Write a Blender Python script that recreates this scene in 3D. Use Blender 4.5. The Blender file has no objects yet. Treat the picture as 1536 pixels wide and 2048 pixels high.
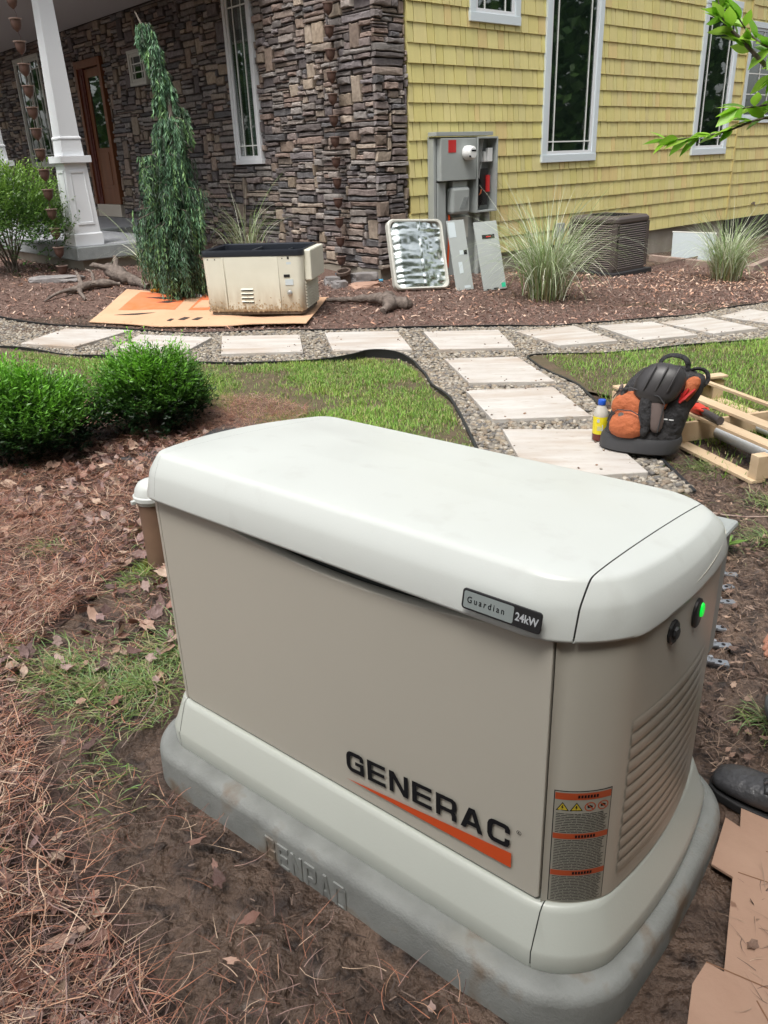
import bpy, bmesh, math, random
import numpy as np
from mathutils import Vector, Matrix, Euler
from mathutils.geometry import delaunay_2d_cdt
random.seed(7); RNG = np.random.default_rng(11)
R = math.radians; PI = math.pi
SC = bpy.context.scene; COL = SC.collection

# ------------------------------------------------------------------ camera
cd = bpy.data.cameras.new('camera'); cam = bpy.data.objects.new('camera', cd); COL.objects.link(cam); SC.camera = cam
th = math.atan(708/1605.); ro = math.atan(.037)
fwd = Vector((0, math.cos(th), -math.sin(th))); r0 = Vector((1, 0, 0)); u0 = r0.cross(fwd)
rt = r0*math.cos(ro) - u0*math.sin(ro); upv = r0*math.sin(ro) + u0*math.cos(ro)
cam.matrix_world = Matrix(((rt.x, upv.x, -fwd.x, 0), (rt.y, upv.y, -fwd.y, 0), (rt.z, upv.z, -fwd.z, 1.39), (0, 0, 0, 1)))
cd.sensor_fit = 'VERTICAL'; cd.sensor_height = 24; cd.lens = 1605/2048*24; cd.clip_start = .02; cd.clip_end = 1000
SC.render.resolution_x = 768; SC.render.resolution_y = 1024

# ------------------------------------------------------------------ light
W = bpy.data.worlds.new('World'); SC.world = W; W.use_nodes = True
nt = W.node_tree; nt.nodes.clear()
SUN_EL = R(64); SUN_AZ = R(206)      # azimuth measured clockwise from +Y
sky = nt.nodes.new('ShaderNodeTexSky'); sky.sky_type = 'NISHITA'; sky.sun_disc = False
sky.sun_elevation = SUN_EL; sky.sun_rotation = SUN_AZ; sky.dust_density = 4; sky.ozone_density = 1
hs = nt.nodes.new('ShaderNodeHueSaturation'); hs.inputs['Saturation'].default_value = .22
bg = nt.nodes.new('ShaderNodeBackground'); bg.inputs[1].default_value = .14
ow = nt.nodes.new('ShaderNodeOutputWorld')
nt.links.new(sky.outputs[0], hs.inputs['Color']); nt.links.new(hs.outputs[0], bg.inputs[0]); nt.links.new(bg.outputs[0], ow.inputs[0])
sl = bpy.data.lights.new('sun', 'SUN'); sl.energy = 1.5; sl.angle = R(24); sl.color = (1, .965, .91)
so = bpy.data.objects.new('sun', sl); COL.objects.link(so); so.location = (-2, -8, 14)
sd = Vector((math.sin(SUN_AZ)*math.cos(SUN_EL), math.cos(SUN_AZ)*math.cos(SUN_EL), math.sin(SUN_EL)))
so.rotation_euler = sd.to_track_quat('Z', 'Y').to_euler()
SC.view_settings.view_transform = 'Standard'; SC.view_settings.look = 'None'
SC.view_settings.exposure = 0.97; SC.view_settings.gamma = 1
SC.cycles.max_bounces = 7; SC.cycles.transparent_max_bounces = 12; SC.cycles.caustics_reflective = False; SC.cycles.caustics_refractive = False
SC.cycles.use_denoising = True

# ------------------------------------------------------------------ materials
def node(nt, t, **k):
    n = nt.nodes.new(t)
    for a, b in k.items(): setattr(n, a, b)
    return n
def mat(name, c, rough=.6, c2=None, nscale=6, bump=0, bscale=40, metal=0, attr=False, spec=None, coat=0,
        grime=None, gscale=3, glo=.5, ghi=.7, trans=0, bdist=.01, rough2=None, emis=None, detail=6, stretch=None, rnd=False, g2=None, zdirt=None):
    m = bpy.data.materials.new(name); m.use_nodes = True; nt = m.node_tree
    b = nt.nodes['Principled BSDF']; L = nt.links
    tc = node(nt, 'ShaderNodeTexCoord'); co = tc.outputs['Object']
    if stretch:
        mp = node(nt, 'ShaderNodeMapping'); mp.inputs['Scale'].default_value = stretch; L.new(co, mp.inputs[0]); co = mp.outputs[0]
    if rnd:
        oi = node(nt, 'ShaderNodeObjectInfo'); va = node(nt, 'ShaderNodeVectorMath', operation='MULTIPLY_ADD'); va.inputs[1].default_value = (37, 53, 19); L.new(oi.outputs['Random'], va.inputs[0]); L.new(co, va.inputs[2]); co = va.outputs[0]
    def noise(s, d=detail):
        n = node(nt, 'ShaderNodeTexNoise'); n.inputs['Scale'].default_value = s; n.inputs['Detail'].default_value = d
        L.new(co, n.inputs['Vector']); return n.outputs[0]
    def ramp(src, lo, hi):
        r = node(nt, 'ShaderNodeMapRange'); r.inputs[1].default_value = lo; r.inputs[2].default_value = hi; L.new(src, r.inputs[0]); return r.outputs[0]
    def mix(f, a, bb, mode='MIX'):
        x = node(nt, 'ShaderNodeMix', data_type='RGBA', blend_type=mode)
        if hasattr(f, 'links') or hasattr(f, 'is_linked'): L.new(f, x.inputs[0])
        else: x.inputs[0].default_value = f
        for i, s in ((6, a), (7, bb)):
            if isinstance(s, tuple): x.inputs[i].default_value = (*s, 1) if len(s) == 3 else s
            else: L.new(s, x.inputs[i])
        return x.outputs[2]
    col = tuple(c)
    if c2 is not None: col = mix(ramp(noise(nscale), .3, .7), tuple(c), tuple(c2))
    if attr:
        a = node(nt, 'ShaderNodeAttribute', attribute_name='Col')
        col = mix(1.0, a.outputs[0], col, 'MULTIPLY')
    if grime: col = mix(ramp(noise(gscale), glo, ghi), col, tuple(grime))
    if zdirt:
        sx = node(nt, 'ShaderNodeSeparateXYZ'); L.new(tc.outputs['Object'], sx.inputs[0]); mz = node(nt, 'ShaderNodeMapRange'); mz.inputs[1].default_value = zdirt[1]; mz.inputs[2].default_value = zdirt[2]; L.new(sx.outputs[2], mz.inputs[0])
        mp2 = node(nt, 'ShaderNodeMapping'); mp2.inputs['Scale'].default_value = (9, 9, 2.5); L.new(tc.outputs['Object'], mp2.inputs[0]); n2 = node(nt, 'ShaderNodeTexNoise'); n2.inputs['Scale'].default_value = 2.2; n2.inputs['Detail'].default_value = 7; L.new(mp2.outputs[0], n2.inputs[0])
        mm_ = node(nt, 'ShaderNodeMath', operation='MULTIPLY'); L.new(mz.outputs[0], mm_.inputs[0]); L.new(ramp(n2.outputs[0], .22, .72), mm_.inputs[1]); col = mix(mm_.outputs[0], col, tuple(zdirt[0]))
    if g2: col = mix(ramp(noise(g2[1]), g2[2], g2[3]), col, tuple(g2[0]))
    if isinstance(col, tuple): b.inputs['Base Color'].default_value = (*col, 1)
    else: L.new(col, b.inputs['Base Color'])
    b.inputs['Roughness'].default_value = rough
    if rough2 is not None:
        mr = node(nt, 'ShaderNodeMapRange'); mr.inputs[1].default_value = .35; mr.inputs[2].default_value = .65
        mr.inputs[3].default_value = rough; mr.inputs[4].default_value = rough2; L.new(noise(nscale*1.7), mr.inputs[0]); L.new(mr.outputs[0], b.inputs['Roughness'])
    b.inputs['Metallic'].default_value = metal
    if spec is not None: b.inputs['Specular IOR Level'].default_value = spec
    if coat: b.inputs['Coat Weight'].default_value = coat; b.inputs['Coat Roughness'].default_value = .25
    if emis: b.inputs['Emission Color'].default_value = (*emis[:3], 1); b.inputs['Emission Strength'].default_value = emis[3]
    if bump:
        bp = node(nt, 'ShaderNodeBump'); bp.inputs['Strength'].default_value = bump; bp.inputs['Distance'].default_value = bdist
        L.new(noise(bscale, 8), bp.inputs['Height']); L.new(bp.outputs[0], b.inputs['Normal'])
    if trans:
        out = nt.nodes['Material Output']; tr = node(nt, 'ShaderNodeBsdfTranslucent'); ms = node(nt, 'ShaderNodeMixShader'); ms.inputs[0].default_value = trans
        if isinstance(col, tuple): tr.inputs[0].default_value = (*col, 1)
        else: L.new(col, tr.inputs[0])
        L.new(b.outputs[0], ms.inputs[1]); L.new(tr.outputs[0], ms.inputs[2]); L.new(ms.outputs[0], out.inputs[0])
    return m
def glassmat(name, tint, base):
    m = bpy.data.materials.new(name); m.use_nodes = True; nt = m.node_tree; L = nt.links; nt.nodes.clear()
    out = node(nt, 'ShaderNodeOutputMaterial'); g = node(nt, 'ShaderNodeBsdfGlossy'); g.inputs['Roughness'].default_value = .02
    t = node(nt, 'ShaderNodeBsdfTransparent'); t.inputs[0].default_value = (*tint, 1)
    lw = node(nt, 'ShaderNodeLayerWeight'); lw.inputs[0].default_value = .5; pw = node(nt, 'ShaderNodeMath', operation='POWER'); pw.inputs[1].default_value = 4
    mr = node(nt, 'ShaderNodeMapRange'); mr.inputs[3].default_value = base; mr.inputs[4].default_value = 1; ms = node(nt, 'ShaderNodeMixShader')
    L.new(lw.outputs['Facing'], pw.inputs[0]); L.new(pw.outputs[0], mr.inputs[0])
    L.new(mr.outputs[0], ms.inputs[0]); L.new(t.outputs[0], ms.inputs[1]); L.new(g.outputs[0], ms.inputs[2]); L.new(ms.outputs[0], out.inputs[0])
    return m
M = {}
M['mud'] = mat('mud', (.055, .033, .023), .60, (.16, .105, .075), 6, 1.0, 38, rough2=.24, bdist=.045, grime=(.035, .022, .017), gscale=19, glo=.52, ghi=.66, coat=.10)
M['mulch_base'] = mat('mulch_base', (.09, .05, .04), .9, (.17, .11, .085), 30, 1, 60, bdist=.02)
M['gravel_base'] = mat('gravel_base', (.13, .115, .095), .9, (.22, .2, .165), 40, 1, 50, bdist=.02)
M['lawn_base'] = mat('lawn_base', (.075, .065, .03), .9, (.11, .075, .048), 9, 1, 60, bdist=.01)
M['litter_base'] = mat('litter_base', (.045, .026, .02), .9, (.085, .052, .04), 18, 1, 70, bdist=.02)
M['blade'] = mat('blade', (1, 1, 1), .55, attr=True, trans=.3)
M['dryleaf'] = mat('dryleaf', (1, 1, 1), .6, (.7, .65, .6), 40, attr=True, trans=.12, bump=.4, bscale=120)
M['needle'] = mat('needle', (1, 1, 1), .5, attr=True)
M['chip'] = mat('chip', (1, 1, 1), .85, attr=True)
M['pebble'] = mat('pebble', (1, 1, 1), .7, (.8, .8, .8), 60, attr=True)
M['leaf'] = mat('leaf', (1, 1, 1), .38, attr=True, trans=.35)
M['leafbright'] = mat('leaf_bright', (1, 1, 1), .4, attr=True, trans=.5)
M['evergreen'] = mat('evergreen', (1, 1, 1), .55, attr=True, trans=.15)
M['bark'] = mat('bark', (.10, .075, .058), .9, (.2, .17, .14), 25, 1, 60, bdist=.01, stretch=(1, 1, .25))
M['drift'] = mat('driftwood', (.20, .16, .135), .85, (.09, .07, .06), 22, 1, 50, bdist=.012, stretch=(1, 1, 1))
M['travertine'] = mat('travertine', (.44, .40, .36), .55, (.55, .53, .50), 4, .25, 60, stretch=(.6, 3.0, 1), grime=(.36, .27, .20), gscale=2.2, glo=.5, ghi=.8, rnd=True, g2=((.33, .24, .17), 22, .60, .75))
M['stonebase'] = mat('mortar', (.095, .085, .078), .95)
M['ledge'] = mat('ledge_stone', (1, 1, 1), .8, (.62, .6, .6), 22, .8, 70, attr=True, bdist=.008)
M['shingle'] = mat('shingle', (1, 1, 1), .55, (.93, .93, .93), 5, .12, 60, attr=True, stretch=(6, 6, .6))
M['whitetrim'] = mat('white_trim', (.74, .76, .78), .4)
M['vinyltrim'] = mat('vinyl_trim', (.66, .73, .76), .45)
M['tantrim'] = mat('tan_trim', (.60, .60, .55), .45)
M['muntin'] = mat('muntin', (.80, .82, .78), .4)
M['pane'] = glassmat('pane', (.72, .78, .75), .16)
M['dark'] = mat('green_reflection_backing', (.045, .065, .05), .8)  # green put into the backing, standing in for trees reflected in the glass
M['blind'] = mat('blind', (.30, .34, .33), .6)
M['concrete'] = mat('concrete', (.33, .32, .29), .85, (.42, .41, .38), 5, .3, 60, grime=(.22, .19, .15), gscale=2.5)
M['foundation'] = mat('foundation', (.22, .19, .15), .9, (.33, .30, .25), 3, .3, 40)
M['porchfloor'] = mat('porch_floor', (.30, .31, .33), .7, (.38, .39, .41), 5, .2, 30, stretch=(1, 6, 1))
M['slabedge'] = mat('slab_edge', (.22, .24, .24), .8, (.28, .30, .30), 12, .3, 60)
M['ceiling'] = mat('porch_ceiling', (.42, .39, .38), .8)
M['roof'] = mat('roof', (.08, .075, .07), .9, (.12, .11, .1), 20)
M['doorred'] = mat('door_jamb', (.13, .028, .02), .45, (.09, .02, .015), 6)
M['doorwood'] = mat('door_wood', (.23, .085, .036), .4, (.17, .06, .025), 9, stretch=(1, 1, .1))
M['threshold'] = mat('threshold_wood', (.62, .55, .47), .6)
M['copper'] = mat('copper', (.135, .075, .058), .45, (.09, .052, .042), 25, metal=.25)
M['coppernew'] = mat('copper_rim', (.40, .29, .25), .4, metal=.2)
# generator
M['lid'] = mat('lid_paint', (.60, .625, .595), .30, (.585, .61, .58), 3, .03, 300, spec=.5, grime=(.50, .51, .48), gscale=11, glo=.58, ghi=.85, rough2=.42)
M['panelpaint_shaded'] = mat('panel_paint_shaded', (.49, .465, .40), .36, (.475, .45, .385), 2, .02, 300)  # same product colour as the lid, darkened here to carry the front's shade
M['basepaint'] = mat('base_paint', (.455, .475, .43), .36, (.435, .455, .41), 4, .03, 200)
M['liner'] = mat('liner', (.045, .048, .042), .7)
M['black'] = mat('black_plastic', (.012, .012, .013), .4)
M['blackm'] = mat('black_matte', (.02, .02, .022), .75)
M['orange'] = mat('orange_decal', (.62, .075, .012), .5)
M['badge'] = mat('badge_metal', (.42, .48, .47), .32, metal=.6)
M['badgetext'] = mat('badge_text', (.45, .47, .49), .4)
M['ink'] = mat('ink', (.008, .008, .010), .7, spec=.2)
M['labelpaper'] = mat('label_paper', (.32, .31, .26), .5)
M['labelorange'] = mat('label_orange', (.42, .07, .02), .5)
M['labelyellow'] = mat('label_yellow', (.55, .42, .03), .5)
M['ledgreen'] = mat('led_green', (.0, .6, .05), .4, emis=(.0, .7, .04, .45))
M['pad'] = mat('pad_concrete', (.165, .17, .16), .6, (.255, .265, .25), 9, .2, 180, g2=((.16, .12, .085), 9, .58, .70), grime=(.25, .235, .19), gscale=3.5, glo=.55, ghi=.75, rough2=.75)
M['oldpaint'] = mat('old_paint', (.60, .585, .485), .5, (.65, .635, .535), 5, zdirt=((.27, .185, .10), .30, -.03))
M['olddirt'] = mat('dried_dirt', (.30, .21, .12), .9, (.44, .35, .23), 30, .5, 60)
M['tray'] = mat('tray', (.035, .042, .05), .28, (.06, .065, .07), 14)
M['gasket'] = mat('gasket', (.014, .017, .024), .35)
M['cardboard'] = mat('cardboard', (.52, .315, .19), .85, (.57, .36, .225), 5, .15, 30, grime=(.30, .17, .10), gscale=14, glo=.68, ghi=.75)
M['cardpink'] = mat('cardboard_pale', (.35, .215, .15), .85, (.41, .265, .19), 6, .25, 35, g2=((.30, .19, .13), 2.5, .5, .75), grime=(.22, .12, .08), gscale=22, glo=.70, ghi=.76)
M['cardedge'] = mat('cardboard_edge', (.20, .10, .055), .9)
M['printorange'] = mat('print_orange', (.72, .16, .05), .8, (.66, .2, .09), 9)
M['printblack'] = mat('print_black', (.05, .035, .03), .8)
M['grey'] = mat('grey_enamel', (.33, .355, .345), .45, (.35, .375, .365), 8)
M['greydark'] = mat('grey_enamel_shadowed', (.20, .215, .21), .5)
M['white'] = mat('white_plastic', (.72, .73, .72), .4)
M['red'] = mat('red_plastic', (.55, .03, .03), .4)
M['sticker'] = mat('sticker', (.5, .56, .58), .5)
M['green'] = mat('green_sticker', (.03, .5, .28), .5)
M['steel'] = mat('steel', (.55, .56, .57), .3, metal=.9)
M['clip'] = mat('clip_steel', (.30, .32, .35), .4, metal=.6)
M['pipe'] = mat('galvanised', (.74, .77, .79), .3, (.66, .70, .72), 30, metal=.1)
M['foil'] = mat('foil', (.66, .71, .69), .26, metal=1)
M['foilframe'] = mat('foil_frame', (.50, .50, .45), .5)
M['acbrown'] = mat('ac_brown', (.078, .064, .059), .45)
M['acgrill'] = mat('ac_grille', (.13, .105, .098), .4)
M['pine'] = mat('pine_lumber', (.52, .37, .23), .7, (.60, .46, .30), 12, .2, 60, stretch=(1, .12, 1))
M['timber'] = mat('weathered_timber', (.25, .18, .15), .85, (.33, .25, .21), 10, .4, 40)
M['bagblack'] = mat('bag_fabric', (.018, .018, .020), .8, (.04, .038, .04), 14, 1, 28, bdist=.02)
M['bagshell'] = mat('bag_shell', (.04, .037, .038), .42)
M['bagorange'] = mat('bag_orange', (.52, .15, .055), .75, (.40, .105, .04), 9, .8, 30, bdist=.015)
M['bagbrown'] = mat('bag_mesh', (.14, .105, .095), .7)
M['bagrubber'] = mat('bag_rubber', (.045, .045, .048), .5)
M['ylabel'] = mat('bottle_label', (.72, .60, .02), .4)
M['bluecap'] = mat('blue_cap', (.015, .09, .5), .35)
M['bottle'] = mat('bottle_plastic', (.50, .47, .42), .15)
M['juice'] = mat('bottle_juice', (.12, .02, .015), .1)
M['toolred'] = mat('tool_red', (.62, .05, .025), .4)
M['toolgrey'] = mat('tool_grip', (.07, .06, .06), .6)
M['pvcbrown'] = mat('pipe_brown', (.19, .115, .075), .6, (.15, .09, .06), 9)
M['pvcgrey'] = mat('pipe_cap', (.50, .52, .50), .45)
M['edging'] = mat('edging', (.02, .022, .024), .5)
M['fabric'] = mat('weed_fabric', (.025, .03, .033), .6, (.05, .055, .06), 12, .6, 30)
M['rock'] = mat('rock', (.17, .16, .16), .8, (.26, .24, .23), 9, .8, 30)
M['sandrock'] = mat('sand_rock', (.40, .25, .18), .8, (.33, .2, .15), 9, .6, 30)
M['clay'] = mat('drain_clay', (.10, .07, .055), .7)
M['blue'] = mat('blue_tape', (.05, .25, .40), .6)
M['glove'] = mat('yellow_cloth', (.75, .36, .02), .7)
M['bag_clear'] = mat('white_wrap', (.60, .66, .72), .4)
M['moss'] = mat('moss', (.16, .17, .03), .95, (.10, .12, .02), 40, 1, 90, bdist=.02)
M['shoe'] = mat('shoe_leather', (.035, .036, .040), .38, (.065, .065, .07), 14, .5, 60)
M['sole'] = mat('shoe_sole', (.015, .015, .016), .7)
M['jeans'] = mat('jeans', (.17, .185, .19), .85, (.23, .245, .25), 12, .3, 250)
M['shirt'] = mat('shirt', (.06, .07, .09), .85)
M['skin'] = mat('skin', (.55, .27, .19), .5)
M['hair'] = mat('hair', (.05, .035, .025), .7)
M['cable'] = mat('cable', (.40, .42, .42), .5)
M['darkgreenpane'] = mat('reflecting_green', (.05, .09, .04), .2)

# ------------------------------------------------------------------ terrain & noise helpers
def ssn(a, b, x):
    t = np.clip((np.asarray(x, float)-a)/(b-a), 0, 1); return t*t*(3-2*t)
def H(x, y):
    x = np.asarray(x, float); y = np.asarray(y, float)
    v = np.where(x > 0, -np.minimum(.055*x, .33)*ssn(5, 9, y), 0.)
    return v + .27*ssn(-.3, -2.8, x)*ssn(7.4, 9.6, y)
def h1(x, y): return float(H(x, y))
_G = {}
def vn(x, y, s, seed=0):
    if seed not in _G: _G[seed] = np.random.default_rng(seed+100).random((257, 257))
    g = _G[seed]; x = np.asarray(x, float)*s+300.3; y = np.asarray(y, float)*s+300.7
    xi = np.floor(x).astype(int); yi = np.floor(y).astype(int); fx = x-xi; fy = y-yi
    fx = fx*fx*(3-2*fx); fy = fy*fy*(3-2*fy); xi %= 256; yi %= 256
    return (g[xi, yi]*(1-fx)+g[xi+1, yi]*fx)*(1-fy)+(g[xi, yi+1]*(1-fx)+g[xi+1, yi+1]*fx)*fy
def fb(x, y, s, seed=0): return vn(x, y, s, seed)*.55+vn(x, y, s*2.1, seed+1)*.28+vn(x, y, s*4.3, seed+2)*.17
def inpoly(x, y, P):
    x = np.asarray(x); y = np.asarray(y); c = np.zeros(x.shape, bool); n = len(P)
    for i in range(n):
        x1, y1 = P[i]; x2, y2 = P[(i+1) % n]
        if y1 == y2: continue
        k = ((y1 > y) != (y2 > y)) & (x < (x2-x1)*(y-y1)/(y2-y1)+x1); c ^= k
    return c
def catmull(P, n=6, closed=False):
    P = [np.array(p, float) for p in P]; out = []; m = len(P)
    for i in range(m if closed else m-1):
        a, b, c, d = (P[(i-1) % m] if closed or i > 0 else P[0]*2-P[1]), P[i], P[(i+1) % m], (P[(i+2) % m] if closed or i+2 < m else P[-1]*2-P[-2])
        for k in range(n):
            t = k/n; out.append(.5*((2*b)+(-a+c)*t+(2*a-5*b+4*c-d)*t*t+(-a+3*b-3*c+d)*t**3))
    if not closed: out.append(P[-1])
    return out

# ------------------------------------------------------------------ objects
def tag(o, label=None, cat=None, group=None, kind=None):
    if label: o['label'] = label
    if cat: o['category'] = cat
    if group: o['group'] = group
    if kind: o['kind'] = kind
    return o
def thing(name, label, cat, loc=(0, 0, 0), rz=0, group=None):
    o = bpy.data.objects.new(name, None); COL.objects.link(o); o.empty_display_size = .1
    o.location = loc; o.rotation_euler = (0, 0, rz); return tag(o, label, cat, group)
def link(name, me, m, parent=None):
    o = bpy.data.objects.new(name, me); COL.objects.link(o)
    if m is not None and not me.materials: me.materials.append(M[m] if isinstance(m, str) else m)
    if parent: o.parent = parent
    return o
def npmesh(name, V, F, m, parent=None, col=None, smooth=False):
    """V (n,3), F (k,3|4) arrays; col (n,3) per vertex"""
    V = np.asarray(V, np.float32); F = np.asarray(F, np.int32); me = bpy.data.meshes.new(name); k = F.shape[1]
    me.vertices.add(len(V)); me.vertices.foreach_set('co', V.ravel())
    me.loops.add(F.size); me.loops.foreach_set('vertex_index', F.ravel())
    me.polygons.add(len(F)); me.polygons.foreach_set('loop_start', np.arange(0, F.size, k, dtype=np.int32))
    if smooth: me.polygons.foreach_set('use_smooth', np.ones(len(F), bool))
    me.update(calc_edges=True)
    if col is not None:
        a = me.color_attributes.new('Col', 'FLOAT_COLOR', 'POINT'); c = np.ones((len(V), 4), np.float32); c[:, :3] = col
        a.data.foreach_set('color', c.ravel())
    return link(name, me, m, parent)
class MB:
    def __init__(s): s.v = []; s.f = []; s.c = []; s.cc = None
    def add(s, vs, fs):
        o = len(s.v); s.v += [tuple(v) for v in vs]; s.f += [tuple(i+o for i in f) for f in fs]
        if s.cc is not None: s.c += [s.cc]*len(vs)
        return s
    def box(s, x0, x1, y0, y1, z0, z1, M4=None):
        vs = [Vector((x, y, z)) for z in (z0, z1) for y in (y0, y1) for x in (x0, x1)]
        if M4 is not None: vs = [M4 @ v for v in vs]
        return s.add(vs, [(0, 2, 3, 1), (4, 5, 7, 6), (0, 1, 5, 4), (2, 6, 7, 3), (0, 4, 6, 2), (1, 3, 7, 5)])
    def prism(s, P, z0, z1, M4=None):
        n = len(P); vs = [Vector((p[0], p[1], z)) for z in (z0, z1) for p in P]
        if M4 is not None: vs = [M4 @ v for v in vs]
        return s.add(vs, [tuple(range(n-1, -1, -1)), tuple(range(n, 2*n))]+[(i, (i+1) % n, n+(i+1) % n, n+i) for i in range(n)])
    def rings(s, rs, caps=True, closed=True):
        n = len(rs[0]); vs = [v for r in rs for v in r]; fs = []
        for k in range(len(rs)-1):
            for i in range(n if closed else n-1):
                j = (i+1) % n; fs.append((k*n+i, k*n+j, (k+1)*n+j, (k+1)*n+i))
        if caps: fs += [tuple(range(n-1, -1, -1)), tuple((len(rs)-1)*n+i for i in range(n))]
        return s.add(vs, fs)
    def tube(s, pts, rad, n=8, caps=True, sq=1.0):
        pts = [Vector(p) for p in pts]; rad = rad if hasattr(rad, '__len__') else [rad]*len(pts); rs = []; X = None
        for i, p in enumerate(pts):
            t = (pts[min(i+1, len(pts)-1)]-pts[max(i-1, 0)]).normalized()
            if X is None: X = t.orthogonal().normalized()
            X = (X-t*X.dot(t)).normalized(); Y = t.cross(X)
            rs.append([p+(X*math.cos(2*PI*k/n)+Y*math.sin(2*PI*k/n)*sq)*rad[i] for k in range(n)])
        return s.rings(rs, caps)
    def lathe(s, prof, n=16, c=(0, 0, 0), caps=True):
        return s.rings([[Vector((c[0]+r*math.cos(2*PI*k/n), c[1]+r*math.sin(2*PI*k/n), c[2]+z)) for k in range(n)] for r, z in prof], caps)
    def build(s, name, m, parent=None, smooth=False, bevel=0, origin=None, auto=35, seg=2):
        me = bpy.data.meshes.new(name); O = Vector(origin or (0, 0, 0))
        me.from_pydata([Vector(v)-O for v in s.v], [], s.f)
        if s.c and len(s.c) == len(s.v):
            a = me.color_attributes.new('Col', 'FLOAT_COLOR', 'POINT'); a.data.foreach_set('color', np.array([(*c, 1) for c in s.c], np.float32).ravel())
        bm = bmesh.new(); bm.from_mesh(me); bmesh.ops.recalc_face_normals(bm, faces=bm.faces)
        if smooth:
            for f in bm.faces: f.smooth = True
            for e in bm.edges:
                if len(e.link_faces) == 2 and e.calc_face_angle(0) > R(auto): e.smooth = False
        bm.to_mesh(me); bm.free(); o = link(name, me, m, parent)
        if origin: o.location = O
        if bevel:
            b = o.modifiers.new('bevel', 'BEVEL'); b.width = bevel; b.segments = seg; b.limit_method = 'ANGLE'; b.angle_limit = R(40)
        return o
def text(s, name, m, parent, M4, size, ext=.0005, sx=1, sp=1, offset=0, align='LEFT'):
    c = bpy.data.curves.new(name, 'FONT'); c.body = s; c.size = size; c.extrude = ext; c.space_character = sp; c.offset = offset; c.align_x = align
    c.resolution_u = 3
    o = bpy.data.objects.new('tmp', c); COL.objects.link(o); dg = bpy.context.evaluated_depsgraph_get()
    me = bpy.data.meshes.new_from_object(o.evaluated_get(dg)); bpy.data.objects.remove(o)
    me.transform(M4 @ Matrix.Diagonal((sx, 1, 1, 1))); me.materials.clear(); me.name = name
    return link(name, me, m, parent)
def frame(o, x, y):
    """matrix with columns x,y,x×y at o"""
    x = Vector(x).normalized(); y = Vector(y).normalized(); z = x.cross(y)
    return Matrix(((x.x, y.x, z.x, o[0]), (x.y, y.y, z.y, o[1]), (x.z, y.z, z.z, o[2]), (0, 0, 0, 1)))

# ------------------------------------------------------------------ ground
STONES = [[(-2.89, 7.55), (-2.23, 7.35), (-2.52, 6.7), (-3.06, 6.93)], [(-2.09, 7.13), (-1.41, 6.88), (-1.51, 6.42), (-2.15, 6.58)],
 [(-1.33, 6.91), (-.66, 6.85), (-.58, 6.2), (-1.22, 6.22)], [(-.45, 6.9), (.17, 6.87), (.26, 6.14), (-.35, 6.18)],
 [(.39, 6.85), (1.03, 6.86), (1.05, 6.12), (.47, 6.1)], [(1.18, 6.85), (1.72, 7.02), (1.88, 6.27), (1.39, 6.13)],
 [(1.93, 7.09), (2.47, 7.25), (2.58, 6.46), (2.05, 6.25)], [(2.57, 7.31), (3.09, 7.59), (3.19, 6.72), (2.73, 6.52)],
 [(3.31, 7.82), (3.82, 8.3), (3.91, 7.52), (3.49, 7.14)], [(.48, 5.79), (1.01, 5.77), (1.13, 5.04), (.58, 5.08)],
 [(.54, 4.9), (1.09, 4.9), (1.17, 4.28), (.62, 4.28)], [(.65, 4.1), (1.15, 4.04), (1.21, 3.4), (.67, 3.37)]]
UE = [(-6.5, 9.6), (-4.6, 8.6), (-3.71, 8.05), (-3.12, 7.75), (-2.52, 7.57), (-1.73, 7.22), (-.88, 7.19), (-.39, 7.1), (1.09, 7.15), (1.56, 7.16), (2.11, 7.38), (3.04, 7.88), (3.66, 8.48), (4.35, 9.02), (5.6, 10.2), (7, 11.8)]
LE = [(-6.5, 8.4), (-4.4, 7.4), (-3.23, 6.88), (-2.78, 6.63), (-2.34, 6.38), (-1.3, 5.98), (-.86, 5.91), (-.24, 5.9), (-.07, 5.98), (.17, 5.88), (.3, 5.47), (.34, 5.08), (.43, 4.73), (.47, 4.02), (.50, 3.2)]
RE = [(7.4, 10.2), (5.2, 8.0), (4.1, 6.9), (3.09, 6.31), (2.4, 6.09), (1.88, 5.94), (1.64, 5.88), (1.14, 5.89), (1.11, 5.59), (1.16, 5.33), (1.23, 5.11), (1.27, 4.91), (1.28, 4.56), (1.34, 3.53), (1.35, 3.2)]
cUE = [tuple(p) for p in catmull(UE, 5)]; cLE = [tuple(p) for p in catmull(LE, 5)]; cRE = [tuple(p) for p in catmull(RE, 5)]
PATH = cUE + cRE[:] + cLE[::-1]
MULCH = cUE + [(16, 14), (16, 24), (2.5, 10.4), (.05, 10.3), (-9, 21), (-14, 17)]
LAWNL = cLE[2:] + [(.3, 2.9), (-.2, 3.3), (-.55, 4.15), (-.95, 4.75), (-1.5, 5.1), (-2.4, 5.3), (-6, 6.4)]
LAWNR = cRE[:-14] + [(1.6, 4.5), (2.2, 3.6), (3.0, 2.9), (6, 2.0), (12, 4), (14, 9)]
LITTER = [(-.14, .45), (-.32, .85), (-.55, 1.15), (-.8, 1.5), (-1.0, 1.85), (-1.15, 2.1), (-1.0, 2.6), (-.75, 3.1), (-.55, 3.6), (-.55, 4.1), (-.95, 4.72), (-1.5, 5.07), (-2.4, 5.27), (-5, 5.6), (-6, 3), (-5, .2), (-3, -.4), (-.6, -.2)]

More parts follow.
